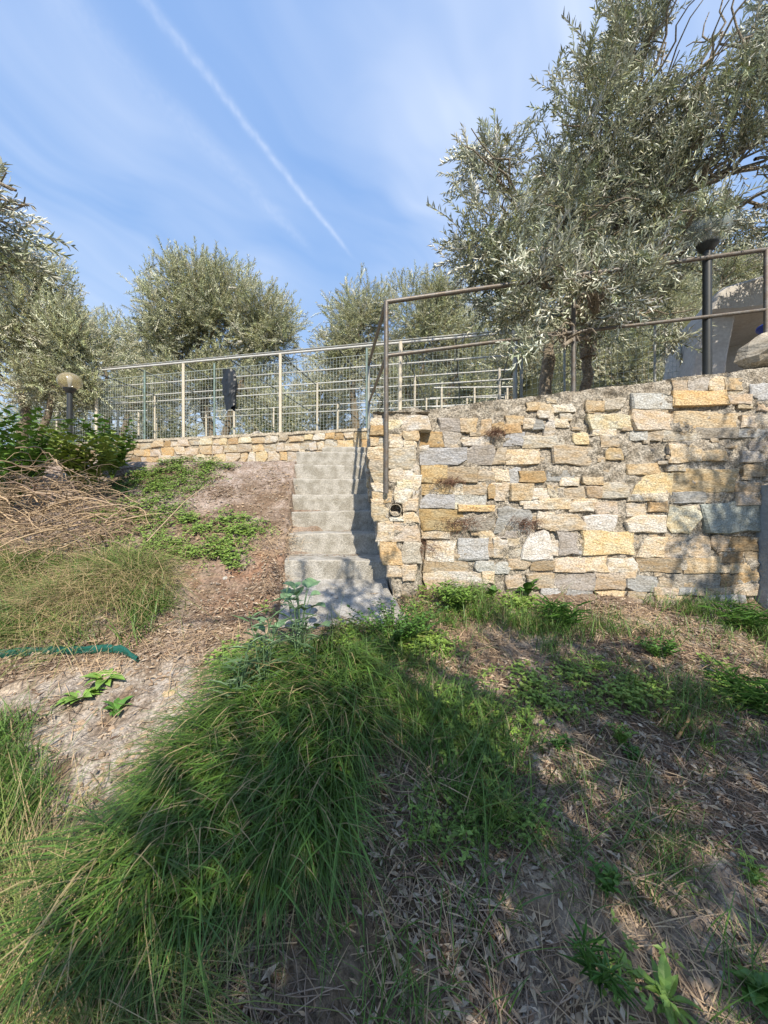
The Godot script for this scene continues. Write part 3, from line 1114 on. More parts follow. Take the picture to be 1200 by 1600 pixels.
func make_oven() -> void:
	var d := 4.45
	var base := at(1078, 583, d)
	base.y = 2.6
	var t := thing("plastered_oven", "white plastered garden oven with a curved hood above the wall", "oven", base)
	var o := func(px, py):
		var q := at(px, py, d) - base
		return Vector2(q.x, q.y)
	var side: Array = [o.call(1068, 640), o.call(1082, 565), o.call(1096, 497), o.call(1112, 492), o.call(1136, 500), o.call(1126, 560), o.call(1118, 640)]
	part("side_wall", slab(side, 0.0, -1.1, 0.02), mats["plaster"], t)
	var hood: Array = [o.call(1097, 498), o.call(1106, 470), o.call(1116, 463), o.call(1200, 449), o.call(1330, 430), o.call(1330, 482), o.call(1200, 497), o.call(1168, 503), o.call(1134, 503)]
	part("hood", slab(hood, 0.12, -1.1, 0.03), mats["plaster"], t)
	var bk := MB.new()
	bk.box(Vector3(0.1, 0.0, -1.15), Vector3(1.9, 1.35, -1.102))
	part("back_wall", bk, mats["plaster"], t)
	var shelf := MB.new()
	shelf.box(Vector3(0.38, 0.0, -1.09), Vector3(1.9, 0.2, -0.02))
	part("hearth", shelf, mats["plaster"], t)
	var far_side := MB.new()
	far_side.box(Vector3(1.36, 0.0, -1.09), Vector3(1.62, 1.0, -0.03))
	part("side_wall", far_side, mats["plaster"], t)
	t.rotation.y = -0.34
	# blue crate edge at the right border
	var c := thing("blue_plastic_tub", "blue plastic tub on the wall top at the right edge", "tub", at(1222, 528, 3.3))
	var tb := MB.new()
	lathe(tb, [Vector2(0.0, 0.0), Vector2(0.12, 0.0), Vector2(0.15, 0.1), Vector2(0.165, 0.105), Vector2(0.165, 0.12), Vector2(0.145, 0.118), Vector2(0.115, 0.01), Vector2(0.0, 0.01)], 24)
	part("body", tb, mat("blue", Color(0.02, 0.06, 0.42), 0.4), c)

func make_bag() -> void:
	var d := 5.95
	var top := at(358, 578, d)
	var b := MB.new()
	var g := []
	var rows := 16
	for j in rows + 1:
		var v := float(j) / rows
		var row := []
		for s in 21:
			var a := TAU * (s % 20) / 20.0
			var w := 0.10 + 0.02 * sin(v * 5.0) + 0.02 * (1.0 if v > 0.9 else 0.0)
			if v > 0.92:
				w *= 0.8
			var q := Vector3(cos(a), v * 1.0, sin(a) * 0.45)
			var k := 1.0 + 0.28 * nz.get_noise_3d(q.x * 70.0, v * 190.0, q.z * 90.0) + 0.25 * nz.get_noise_3d(q.x * 200.0, v * 420.0, q.z * 200.0)
			row.append(Vector3(cos(a) * w * k + 0.03 * v, -v * 0.60 + 0.04 * sin(a * 2.0) * v, sin(a) * w * 0.45 * k))
		g.append(row)
	for j in rows:
		for s in 20:
			var m: Vector3 = (g[j][s] + g[j + 1][s + 1]) * 0.5
			b.quad(g[j][s], g[j][s + 1], g[j + 1][s + 1], g[j + 1][s], Vector3(m.x - 0.015, 0, m.z))
	var o := part("black_bag", b, mat("black_plastic", Color(0.016, 0.02, 0.026), 0.35), self, top)
	tag(o, "crumpled black plastic bag hanging on the wire fence", "bag")

# ---------------------------------------------------------------- olive trees
var sprigs := []

func leaf_faces(b: MB, p: Vector3, dir: Vector3, up: Vector3, len: float, wid: float, top: Color, under: Color) -> void:
	var side := dir.cross(up).normalized()
	var n := side.cross(dir).normalized()
	var tip := p + dir * len - n * len * 0.06
	var m := p + dir * len * 0.45 + n * len * 0.05
	var l := m + side * wid * 0.5
	var r := m - side * wid * 0.5
	var e := n * 0.0004
	b.tri(p + e, l + e, tip + e, n, top)
	b.tri(p + e, tip + e, r + e, n, top)
	b.tri(p - e, l - e, tip - e, -n, under)
	b.tri(p - e, tip - e, r - e, -n, under)

func make_sprigs() -> void:
	for k in 5:
		var b := MB.new()
		b.coloured = true
		var L := rr(0.26, 0.36)
		var pts := []
		var bend := Vector3(rr(-0.3, 0.3), 0, rr(-0.3, 0.3))
		for i in 5:
			var t := i / 4.0
			pts.append(Vector3(0, t * L, 0) + bend * t * t * L)
		b.tube(pts, [0.0028, 0.0024, 0.002, 0.0015, 0.001], 3, Color(0.20, 0.17, 0.11), false)
		var n := 13
		for i in n:
			var t := 0.12 + 0.88 * i / (n - 1.0)
			var p: Vector3 = Vector3(0, t * L, 0) + bend * t * t * L
			var phi := i * 1.571 + rr(-0.4, 0.4)
			for s in 2:
				var a := phi + PI * s
				var out := Vector3(cos(a), 0, sin(a))
				var open := rr(0.55, 1.05) * (1.0 - 0.4 * t)
				var dir := (Vector3.UP * cos(open) + out * sin(open) + Vector3(rr(-0.15, 0.15), rr(-0.25, 0.1), rr(-0.15, 0.15))).normalized()
				var up := (out * -0.8 + Vector3.UP + Vector3(rr(-0.5, 0.5), rr(-0.2, 0.2), rr(-0.5, 0.5))).normalized()
				var f := rr(0.75, 1.25)
				var gr := Color(0.32, 0.35, 0.25) * f
				if rng.randf() < 0.12:
					gr = Color(0.31, 0.31, 0.15) * f
				leaf_faces(b, p, dir, up, rr(0.046, 0.072), rr(0.012, 0.0175), gr, Color(0.62, 0.64, 0.565) * rr(0.85, 1.12))
		sprigs.append(b.mesh())

# a bent line of points from a to b
func limb_points(a: Vector3, b: Vector3, n: int, wob: float, lift := 0.0) -> Array:
	var pts := []
	var ph := rr(0, 100)
	for i in n + 1:
		var t := float(i) / n
		var q := a.lerp(b, t)
		var k := sin(t * PI)
		q += Vector3(nz.get_noise_2d(t * 130.0, ph), 0.4 * nz.get_noise_2d(t * 130.0, ph + 40.0), nz.get_noise_2d(t * 130.0, ph + 80.0)) * wob * k
		q.y += lift * k
		pts.append(q)
	return pts

func radii(n: int, a: float, b: float) -> Array:
	var r := []
	for i in n + 1:
		r.append(lerpf(a, b, pow(float(i) / n, 0.8)))
	return r

# blobs: [centre, half sizes, number of sprigs]; stems: [foot, fork, radius]
func olive(label: String, base: Vector3, stems: Array, blobs: Array, scale := 1.0, droop := 0.0, gap := -0.12, bark := "bark", group := "", twigs := 9, tone := Color.WHITE) -> Node3D:
	var t := thing("olive_tree", label, "tree", base, group)
	var wood := MB.new()
	var forks := []
	for s in stems:
		var foot: Vector3 = s[0] - base
		var fork: Vector3 = s[1] - base
		wood.tube(limb_points(foot - Vector3(0, 0.12, 0), fork, 9, s[2] * 1.6), radii(9, s[2] * 1.25, s[2] * 0.7), 11, Color.WHITE, true, 0.5, nz)
		forks.append([fork, s[2] * 0.7])
	part("trunk", wood, mats[bark], t)
	var limbs := MB.new()
	var xf := [[], [], [], [], []]
	var cl := [[], [], [], [], []]
	for bl in blobs:
		var c: Vector3 = bl[0] - base
		var h: Vector3 = bl[1]
		var best: Array = forks[0]
		for f in forks:
			if f[0].distance_to(c) < best[0].distance_to(c):
				best = f
		var hub := c - Vector3(0, h.y * 0.25, 0)
		limbs.tube(limb_points(best[0], hub, 8, 0.25, 0.0), radii(8, best[1] * 0.65, best[1] * 0.2 + 0.005), 7, Color.WHITE, true, 0.35, nz)
		for k in twigs:
			var u := Vector3(rr(-1, 1), rr(-0.7, 1), rr(-1, 1)).normalized()
			var e := c + u * h * rr(0.6, 0.95)
			var src := best[0].lerp(hub, rr(0.45, 1.0)) as Vector3
			limbs.tube(limb_points(src, e, 6, 0.22, 0.06), radii(6, rr(0.010, 0.02), 0.004), 5, Color.WHITE, false)
		var made := 0
		var tries := 0
		while made < bl[2] and tries < bl[2] * 6:
			tries += 1
			var u := Vector3(rng.randfn(), rng.randfn(), rng.randfn()).normalized()
			var q := u * pow(rng.randf(), 0.5)
			var p := c + q * h
			var k := nz2.get_noise_3d((p.x + base.x) * 85.0, (p.y + base.y) * 85.0, (p.z + base.z) * 85.0)
			if k < gap + (q.length() - 0.6) * 0.45:
				continue
			made += 1
			var dir := (u * 0.8 + Vector3(0, 0.45 - droop, 0) + Vector3(rng.randfn(), rng.randfn(), rng.randfn()) * 0.45).normalized()
			var side := dir.cross(Vector3(rng.randfn(), rng.randfn(), rng.randfn())).normalized()
			var fw := side.cross(dir)
			var sc := scale * rr(0.75, 1.2)
			var v := rng.randi() % 5
			xf[v].append(Transform3D(Basis(side * sc, dir * sc, fw * sc), p - dir * 0.15 * sc))
			var f := rr(0.8, 1.2)
			cl[v].append(Color(f * tone.r, f * rr(0.95, 1.05) * tone.g, f * rr(0.85, 1.05) * tone.b))
	part("limbs", limbs, mats[bark], t)
	var crown := Node3D.new()
	crown.name = "crown"
	t.add_child(crown)
	for v in 5:
		if xf[v].size():
			copies("foliage", sprigs[v], mats["leaf"], xf[v], cl[v], crown).set_meta("kind", "stuff")
	return t

func make_trees() -> void:
	var V := func(px, py, d): return at(px, py, d)
	# the large tree above the wall
	var b := at(905, 612, 4.1)
	b.y = ground(b.x, 4.1)
	olive("large silvery olive tree leaning over the handrail above the stone wall", b,
		[[b, at(924, 520, 4.05), 0.055], [at(919, 540, 4.05), at(893, 395, 3.95), 0.06], [at(922, 530, 4.05), at(962, 350, 4.1), 0.045]],
		[
			[V.call(880, 330, 3.75), Vector3(0.8, 0.7, 0.7), 226],
			[V.call(770, 380, 3.55), Vector3(0.45, 0.5, 0.5), 120],
			[V.call(765, 250, 3.6), Vector3(0.42, 0.5, 0.5), 95],
			[V.call(745, 430, 3.5), Vector3(0.30, 0.26, 0.3), 32],
			[V.call(825, 465, 3.6), Vector3(0.55, 0.45, 0.55), 139],
			[V.call(930, 440, 3.6), Vector3(0.65, 0.6, 0.55), 157],
			[V.call(1015, 480, 3.7), Vector3(0.5, 0.45, 0.5), 84],
			[V.call(930, 200, 3.6), Vector3(0.65, 0.65, 0.6), 176],
			[V.call(1040, 310, 3.6), Vector3(0.8, 0.7, 0.65), 226],
			[V.call(1060, 120, 3.5), Vector3(0.75, 0.75, 0.7), 295],
			[V.call(1160, 230, 3.4), Vector3(0.7, 0.8, 0.7), 295],
			[V.call(1010, 60, 3.5), Vector3(0.5, 0.5, 0.5), 116],
			[V.call(1180, 20, 3.3), Vector3(0.8, 0.7, 0.7), 255],
			[V.call(1112, 335, 2.95), Vector3(0.36, 0.16, 0.2), 24],
			[V.call(1300, 150, 3.5), Vector3(0.8, 1.0, 0.8), 109],
			[V.call(840, 425, 2.80), Vector3(0.26, 0.20, 0.14), 32],
			[V.call(930, 440, 2.80), Vector3(0.34, 0.30, 0.14), 52],
			[V.call(880, 530, 2.80), Vector3(0.30, 0.20, 0.14), 27],
			[V.call(1010, 400, 2.80), Vector3(0.30, 0.22, 0.14), 35],
			[Vector3(4.3, 4.5, -3.3), Vector3(1.0, 0.6, 0.8), 440],
		], 1.0, 0.25, 0.02, "bark_grey", "", 8)
	# the bleached stump beside it
	var st := at(853, 618, 4.0)
	st.y = ground(st.x, 4.0)
	var s := thing("dead_olive_stump", "pale dead split trunk stump left of the large olive trunk", "stump", st)
	var sm := MB.new()
	var tip: Vector3 = at(856, 538, 4.0) - st
	sm.tube([Vector3(0, -0.1, 0), Vector3(0.0, 0.1, 0), tip * 0.5 + Vector3(-0.02, 0, 0), tip * 0.8 + Vector3(0.015, 0, 0), tip], [0.085, 0.07, 0.06, 0.062, 0.035], 12, Color.WHITE, true, 0.9, nz)
	part("trunk", sm, mats["bark_grey"], s)
	var ps := MB.new()
	ps.tube([tip * 0.86 + Vector3(0.03, 0, 0), tip * 1.12 + Vector3(0.05, 0, 0.01)], [0.028, 0.006], 7, Color.WHITE, true, 0.8, nz)
	part("splinter", ps, mats["bark_grey"], s)
	# grove behind the fence
	var defs := [
		["broad rounded olive tree behind the black bag on the fence", 330, 9.6, 0.13, [[330, 500, 1.9, 1.35, 1.6, 2250], [255, 520, 1.1, 1.0, 1.1, 864], [420, 520, 1.0, 1.0, 1.1, 828], [300, 450, 1.1, 0.75, 1.0, 684], [330, 600, 1.7, 0.7, 1.2, 900], [200, 625, 1.0, 0.5, 0.8, 280], [430, 640, 0.9, 0.4, 0.7, 240]]],
		["upright olive tree seen through the corner of the handrail", 660, 10.2, 0.12, [[665, 510, 1.5, 1.35, 1.2, 1350], [690, 465, 0.75, 0.6, 0.8, 432], [720, 560, 0.9, 1.0, 0.9, 648], [640, 610, 1.2, 0.8, 1.0, 640], [740, 610, 0.9, 0.7, 0.8, 300]]],
		["greyish olive tree between the round olive and the handrail post", 560, 10.9, 0.12, [[560, 500, 1.25, 1.15, 1.0, 1000], [535, 560, 0.95, 1.0, 1.0, 720], [590, 560, 1.0, 1.0, 1.0, 684]]],
		["olive tree with forked trunks behind the left garden lamp", 42, 6.7, 0.085, [[40, 500, 1.0, 0.8, 0.9, 1116], [120, 540, 0.65, 0.7, 0.7, 684], [55, 430, 0.6, 0.45, 0.6, 306], [140, 610, 0.4, 0.45, 0.5, 252], [-40, 540, 0.7, 0.9, 0.8, 300], [80, 600, 0.8, 0.45, 0.7, 378]]],
		["light leafy olive tree on the slope behind the black lamp post", 1020, 7.0, 0.07, [[1020, 480, 0.95, 0.8, 0.8, 560], [990, 570, 1.0, 0.6, 0.7, 420], [1130, 430, 0.9, 0.45, 0.7, 300], [890, 560, 0.7, 0.6, 0.6, 260]]],
		["dense olive tree far behind the left garden lamp tree", 170, 11.5, 0.12, [[165, 545, 1.2, 1.1, 1.1, 810], [200, 600, 1.0, 0.8, 1.0, 468]]],
	]
	for q in defs:
		var d: float = q[2]
		var f := at(q[1], 690, d)
		f.y = ground(f.x, d)
		var stems := [[f, at(q[1] - 10, 610, d), q[3]], [f + Vector3(0.08, 0, 0.03), at(q[1] + 45, 600, d - 0.2), q[3] * 0.7]]
		var bl := []
		for e in q[4]:
			bl.append([at(e[0], e[1], d), Vector3(e[2], e[3], e[4]), e[5]])
		olive(q[0], f, stems, bl, 1.0 if d < 8.0 else 1.15, 0.0, -0.2, "bark", "", 8, Color(1.2, 1.17, 1.08))
	# rows further back that close the view
	var far := [[90, 15.0, 6.2], [250, 16.0, 5.6], [400, 16.0, 5.2], [500, 14.5, 4.6], [640, 15.5, 5.6], [800, 13.0, 5.6], [900, 12.0, 4.6], [1010, 11.0, 3.6]]
	var says := ["at the far left, behind the lamp tree", "behind the left end of the pergola", "behind the bag on the fence", "in the gap between the two grey olive trees", "behind the long handrail post", "left of the dead stump, far back", "behind the large olive trunk", "behind the thin galvanised posts"]
	for k in far.size():
		var d: float = far[k][1]
		var f := at(far[k][0], 700, d)
		f.y = ground(f.x, d)
		var top := f + Vector3(0, far[k][2], 0)
		var c := f + Vector3(0, far[k][2] * 0.58, 0)
		olive("distant olive tree " + says[k], f, [[f, f + Vector3(0.1, far[k][2] * 0.35, 0), 0.14]],
			[[c, Vector3(2.0, far[k][2] * 0.42, 1.5), 760], [c + Vector3(rr(-0.8, 0.8), 0.6, 0.3), Vector3(1.0, 0.9, 1.0), 200], [f + Vector3(0, far[k][2] * 0.28, 0.3), Vector3(2.2, far[k][2] * 0.28, 1.2), 620]], 1.6, 0.0, -0.3, "bark", "distant olive trees behind the fence", 4, Color(1.2, 1.15, 1.05))
	# branches reaching in at the left border, of a tree that stands beside the viewer
	var lf := Vector3(-3.9, ground(-3.9, 2.2), -2.2)
	olive("near olive branch reaching in at the top left border", lf, [[lf, lf + Vector3(0.2, 1.5, 0), 0.09]],
		[[at(-40, 330, 2.3), Vector3(0.30, 0.34, 0.3), 60], [at(-15, 300, 2.2), Vector3(0.2, 0.26, 0.2), 26], [at(-10, 400, 2.4), Vector3(0.2, 0.2, 0.2), 26], [at(-420, 300, 2.3), Vector3(0.5, 0.5, 0.5), 80]], 0.95, 0.1, -0.3, "bark_grey", "", 7)
	# the tree behind the viewer whose shade falls on the grass
	var sf := Vector3(3.1, ground(3.1, -2.6), 2.6)
	olive("olive tree behind the viewer that shades the grass in front", sf, [[sf, sf + Vector3(-0.3, 1.9, -0.2), 0.12]],
		[[Vector3(1.0, 3.15, 1.6), Vector3(1.15, 0.5, 0.95), 309], [Vector3(2.6, 3.3, 1.6), Vector3(1.3, 0.55, 1.0), 288], [Vector3(0.72, 2.9, 1.8), Vector3(0.75, 0.45, 0.8), 165], [Vector3(1.8, 3.3, 0.9), Vector3(1.1, 0.4, 0.6), 136], [Vector3(3.45, 4.4, 0.25), Vector3(0.75, 0.7, 0.6), 93], [Vector3(0.3, 3.6, 0.1), Vector3(0.65, 0.3, 0.5), 32], [Vector3(2.6, 2.7, 2.9), Vector3(1.5, 0.8, 0.9), 216]], 1.3, 0.0, -0.25, "bark_grey", "", 8)

# ---------------------------------------------------------------- grasses and weeds
func blade(b: MB, root: Vector3, az: float, len: float, wid: float, lean: float, bend: float, rise: float, fall: float, col: Color, seg := 5) -> void:
	var h := Vector3(cos(az), 0, sin(az))
	var side := Vector3(-sin(az), 0, cos(az))
	var prev_l := Vector3.ZERO
	var prev_r := Vector3.ZERO
	var tw := rr(-0.6, 0.6)
	for i in seg + 1:
		var t := float(i) / seg
		var p := root + h * len * (lean * t + bend * t * t) + Vector3.UP * len * (rise * t - fall * t * t)
		var w := wid * 0.5 * (1.0 - t * t * 0.95) * (0.75 + 0.5 * minf(t * 4.0, 0.5))
		var s := (side + h * tw * t + Vector3.UP * tw * 0.5).normalized()
		var l := p + s * w
		var r := p - s * w
		if i > 0:
			var c := col
			b.tri(prev_l, prev_r, r, Vector3.UP + h * 0.3, c)
			if i < seg:
				b.tri(prev_l, r, l, Vector3.UP + h * 0.3, c)
		prev_l = l
		prev_r = r

# kind: long, short, straw, hay
func tuft(kind: String, n: int) -> Mesh:
	var b := MB.new()
	b.coloured = true
	for i in n:
		var az := rng.randfn() * 0.55
		var green := Color(0.078, 0.155, 0.024) * rr(0.55, 1.45)
		var root := Vector3(rng.randfn() * 0.045, 0, rng.randfn() * 0.045)
		if rng.randf() < 0.11:
			green = Color(0.34, 0.28, 0.14) * rr(0.6, 1.2)
		match kind:
			"long":
				var k := rr(0.7, 1.25)
				blade(b, root, az, 0.48 * k, rr(0.003, 0.0085), rr(0.02, 0.25), rr(0.25, 0.6), rr(0.7, 0.95), rr(0.35, 0.95), green, 6)
			"short":
				blade(b, root * 0.8, rr(0, TAU), rr(0.08, 0.17), rr(0.002, 0.0036), rr(0.05, 0.4), rr(0.1, 0.6), rr(0.6, 1.0), rr(0.05, 0.6), green, 4)
			"straw":
				var c := Color(0.42, 0.32, 0.17) * rr(0.7, 1.2)
				if rng.randf() < 0.45:
					c = Color(0.13, 0.17, 0.04) * rr(0.8, 1.3)
				blade(b, root * 1.3, rng.randfn() * 1.4, rr(0.18, 0.46), rr(0.0016, 0.0032), rr(0.1, 0.6), rr(0.2, 0.8), rr(0.5, 0.95), rr(0.2, 0.9), c, 4)
			"hay":
				var c := Color(0.44, 0.32, 0.20) * rr(0.65, 1.3)
				blade(b, root * 1.6, rr(0, TAU), rr(0.06, 0.16), rr(0.0022, 0.004), rr(0.6, 1.0), rr(-0.1, 0.2), rr(0.05, 0.25), rr(0.05, 0.3), c, 3)
	return b.mesh()

# scatter tufts: where(x, d) gives the chance, flow(x, d) the heading the blades bend to
func scatter(called: String, label: String, category: String, meshes: Array, m: Material, n: int, x0: float, x1: float, d0: float, d1: float, where: Callable, flow: Callable, smin: float, smax: float, spread := 0.5) -> void:
	var t := thing(called, label, category, Vector3.ZERO, "", "stuff")
	var xf := []
	for k in meshes:
		xf.append([])
	var made := 0
	var tries := 0
	while made < n and tries < n * 25:
		tries += 1
		var x := rr(x0, x1)
		var d := rr(d0, d1)
		if rng.randf() > where.call(x, d) or not open_soil(x, d):
			continue
		made += 1
		var az: float = flow.call(x, d) + rng.randfn() * spread
		var s := rr(smin, smax)
		var k := rng.randi() % meshes.size()
		var e := 0.06
		var up := Vector3(smooth_ground(x - e, d) - smooth_ground(x + e, d), 2.0 * e, smooth_ground(x, d + e) - smooth_ground(x, d - e)).normalized()
		up = up.lerp(Vector3.UP, 0.45).normalized() if absf(up.y) > 0.4 else Vector3.UP
		var fx := Vector3(cos(az), 0, sin(az))
		fx = (fx - up * fx.dot(up)).normalized()
		xf[k].append(Transform3D(Basis(fx * s, up * s, fx.cross(up) * s), on_ground(x, d, -0.004)))
	var all := SurfaceTool.new()
	all.begin(Mesh.PRIMITIVE_TRIANGLES)
	for k in meshes.size():
		for x in xf[k]:
			all.append_from(meshes[k], 0, x)
	part("tufts", all.commit(), m, t).set_meta("kind", "stuff")

func bits_mesh(kind: String) -> Mesh:
	var b := MB.new()
	b.coloured = true
	match kind:
		"leaf":
			for i in 7:
				var p := Vector3(rng.randfn() * 0.035, rr(0.002, 0.008), rng.randfn() * 0.035)
				var a := rr(0, TAU)
				var dir := Vector3(cos(a), rr(-0.1, 0.22), sin(a)).normalized()
				var c: Color = [Color(0.40, 0.29, 0.19), Color(0.31, 0.21, 0.14), Color(0.52, 0.43, 0.33), Color(0.17, 0.11, 0.075), Color(0.45, 0.36, 0.25)][rng.randi() % 5] * rr(0.7, 1.25)
				leaf_faces(b, p, dir, (Vector3.UP + Vector3(rr(-0.7, 0.7), 0, rr(-0.7, 0.7))).normalized(), rr(0.022, 0.050), rr(0.006, 0.012), c, c * 1.05)
		"twig":
			for i in 3:
				var p := Vector3(rng.randfn() * 0.03, rr(0.003, 0.012), rng.randfn() * 0.03)
				var a := rr(0, TAU)
				var L := rr(0.05, 0.16)
				var q := p + Vector3(cos(a) * L, rr(-0.005, 0.02), sin(a) * L)
				var c := Color(0.32, 0.24, 0.18) * rr(0.6, 1.3)
				b.tube([p, p.lerp(q, 0.5) + Vector3(rr(-0.012, 0.012), 0.004, rr(-0.012, 0.012)), q], [0.0018, 0.0016, 0.001], 3, c, false)
		"pebble":
			for i in 4:
				var p := Vector3(rng.randfn() * 0.05, 0.002, rng.randfn() * 0.05)
				var r := rr(0.003, 0.009)
				var c: Color = [Color(0.36, 0.33, 0.29), Color(0.29, 0.25, 0.21), Color(0.45, 0.38, 0.30)][rng.randi() % 3] * rr(0.8, 1.15)
				var t := p + Vector3(rr(-0.3, 0.3) * r, r * 0.8, rr(-0.3, 0.3) * r)
				var ring := []
				var ring2 := []
				for s in 6:
					var a := TAU * s / 6.0
					ring.append(p + Vector3(cos(a), -0.3, sin(a)) * r * rr(0.8, 1.2))
					ring2.append(p + Vector3(cos(a) * 0.8, 0.55, sin(a) * 0.8) * r * rr(0.8, 1.1))
				for s in 6:
					var s2 := (s + 1) % 6
					b.quad(ring[s], ring[s2], ring2[s2], ring2[s], ring2[s] - p, c)
					b.tri(ring2[s], ring2[s2], t, Vector3.UP, c)
		"clod":
			for i in 3:
				var p := Vector3(rng.randfn() * 0.06, 0.0, rng.randfn() * 0.06)
				var r := rr(0.007, 0.020)
				var c := Color(0.36, 0.27, 0.185) * rr(0.65, 1.3)
				var t := p + Vector3(rr(-0.4, 0.4) * r, r * rr(0.5, 0.8), rr(-0.4, 0.4) * r)
				var ring := []
				for s in 7:
					var a := TAU * s / 7.0
					ring.append(p + Vector3(cos(a), -0.2, sin(a)) * r * rr(0.7, 1.4))
				var ring2 := []
				for s in 7:
					ring2.append(p.lerp(ring[s], 0.7) + Vector3(0, r * rr(0.3, 0.7), 0))
				for s in 7:
					var s2 := (s + 1) % 7
					b.quad(ring[s], ring[s2], ring2[s2], ring2[s], ring2[s] - p + Vector3(0, r, 0), c)
					b.tri(ring2[s], ring2[s2], t, Vector3.UP, c)
		"clover":
			for i in 16:
				var p := Vector3(rng.randfn() * 0.04, rr(0.015, 0.06), rng.randfn() * 0.04)
				var c := Color(0.18, 0.28, 0.055) * rr(0.6, 1.35)
				for s in 3:
					var a := rr(0, TAU)
					var dir := Vector3(cos(a), rr(-0.1, 0.5), sin(a)).normalized()
					leaf_faces(b, p, dir, (Vector3.UP + Vector3(rr(-0.4, 0.4), 0, rr(-0.4, 0.4))).normalized(), rr(0.014, 0.026), rr(0.009, 0.015), c, c * 1.2)
	return b.mesh()

func inside(poly: PackedVector2Array, x: float, d: float) -> bool:
	return Geometry2D.is_point_in_polygon(Vector2(x, d), poly)

func patch(list: Array) -> PackedVector2Array:
	var out := PackedVector2Array()
	for q in list:
		var p := hit(q[0], q[1])
		out.append(Vector2(p.x, -p.z))
	return out

func make_grass() -> void:
	var long := []
	for k in 5: long.append(tuft("long", 26))
	var short := []
	for k in 4: short.append(tuft("short", 22))
	var straw := []
	for k in 4: straw.append(tuft("straw", 20))
	var hay := []
	for k in 4: hay.append(tuft("hay", 22))
	var clover := [bits_mesh("clover"), bits_mesh("clover"), bits_mesh("clover")]
	var lit := [bits_mesh("leaf"), bits_mesh("leaf"), bits_mesh("leaf"), bits_mesh("twig"), bits_mesh("twig")]
	var peb := [bits_mesh("pebble"), bits_mesh("pebble")]
	var down := func(x, d): return PI * 0.5 + 0.8 * clampf((-0.35 - x) / 0.5, -0.9, 1.1) + 1.6 * nz2.get_noise_2d(x * 190.0, d * 190.0)
	var any := func(_x, _d): return rng.randf() * TAU

	var pg := patch([[360, 1140], [410, 1050], [490, 1025], [560, 1050], [580, 1110], [550, 1200], [520, 1290], [480, 1350], [420, 1390], [340, 1430], [250, 1490], [170, 1480], [150, 1420], [225, 1330], [300, 1230]])
	# the mound is many tussocks: each has a heart that its blades lean away from
	var hearts := []
	while hearts.size() < 46:
		var hx := rr(-1.3, 0.2)
		var hd := rr(0.95, 2.4)
		if inside(pg, hx, hd):
			hearts.append(Vector3(hx, hd, rr(0.7, 1.25)))
	var near := func(x, d):
		var best: Vector3 = hearts[0]
		for h in hearts:
			if Vector2(h.x - x, h.y - d).length() / h.z < Vector2(best.x - x, best.y - d).length() / best.z:
				best = h
		return best
	var lean := func(x, d):
		var h: Vector3 = near.call(x, d)
		var v := Vector2(x - h.x, -(d - h.y)) * 7.0 + Vector2(-0.25 + 0.5 * sin(h.x * 40.0), 0.75)
		return atan2(v.y, v.x)
	scatter("long_grass", "thick mound of long dark green grass spilling down from the foot of the steps", "grass", long, mats["grass"], 900, -1.3, 0.3, 0.9, 2.5,
		func(x, d):
			if not inside(pg, x, d): return 0.0
			var h: Vector3 = near.call(x, d)
			return exp(-pow(Vector2(h.x - x, h.y - d).length() / (0.085 * h.z), 2.0)) * (1.0 - 0.5 * sstep(1.6, 2.1, d)) + 0.05, lean, 0.5, 1.15, 0.5)
	var pu := patch([[350, 1120], [400, 1030], [500, 1000], [600, 1000], [690, 1060], [680, 1190], [560, 1180], [440, 1190]])
	scatter("mixed_grass", "shorter mixed green and dry grass at the foot of the steps", "grass", short, mats["grass"], 260, -1.0, 0.4, 1.4, 2.5,
		func(x, d): return 1.0 if inside(pu, x, d) else 0.0, any, 0.9, 1.7)
	var pd := patch([[0, 1330], [110, 1390], [200, 1500], [300, 1600], [200, 1700], [0, 1700], [-150, 1500]])
	scatter("dry_long_grass", "yellow dry long grass at the lower left corner", "grass", straw, mats["straw"], 330, -1.8, -0.3, 0.75, 1.6,
		func(x, d): return 1.0 if inside(pd, x, d) else 0.0, func(x, d): return 2.1, 0.8, 1.3)
	var pl := patch([[0, 1010], [120, 1008], [215, 1010], [262, 940], [240, 890], [180, 872], [60, 880], [-120, 880], [-150, 1000]])
	scatter("bank_dry_grass", "pale dry grass with green blades on the left bank above the green hose", "grass", straw, mats["straw"], 560, -3.6, -1.0, 2.1, 3.4,
		func(x, d): return clampf(0.55 + 2.4 * nz2.get_noise_2d(x * 170.0 + 31.0, d * 170.0), 0.08, 1.0) if inside(pl, x, d) else 0.0, func(x, d): return 1.6 + 2.5 * nz2.get_noise_2d(x * 150.0, d * 150.0), 0.7, 1.35, 1.0)
	scatter("bank_green_grass", "green grass growing through the dry grass on the left bank", "grass", short, mats["grass"], 420, -3.6, -0.9, 2.0, 3.4,
		func(x, d): return 0.9 if inside(pl, x, d) and nz2.get_noise_2d(x * 200.0, d * 200.0) > -0.02 else 0.0, any, 0.9, 1.8)
	var pe := patch([[-60, 1230], [0, 1130], [40, 1180], [60, 1300], [0, 1400], [-100, 1400]])
	scatter("edge_grass", "thin yellow green grass at the left border beside the gravel", "grass", short, mats["grass"], 130, -2.4, -1.0, 1.1, 2.0,
		func(x, d): return 1.0 if inside(pe, x, d) else 0.0, any, 0.9, 1.7)
	# thin tufts over the right half
	scatter("sparse_grass", "sparse short grass tufts among the leaf litter on the right", "grass", short, mats["grass"], 480, -0.3, 3.4, 0.8, 2.84,
		func(x, d): return clampf(nz2.get_noise_2d(x * 170.0 + 40.0, d * 170.0) * 2.6 - 0.05, 0.06, 1.0), any, 0.8, 1.6)
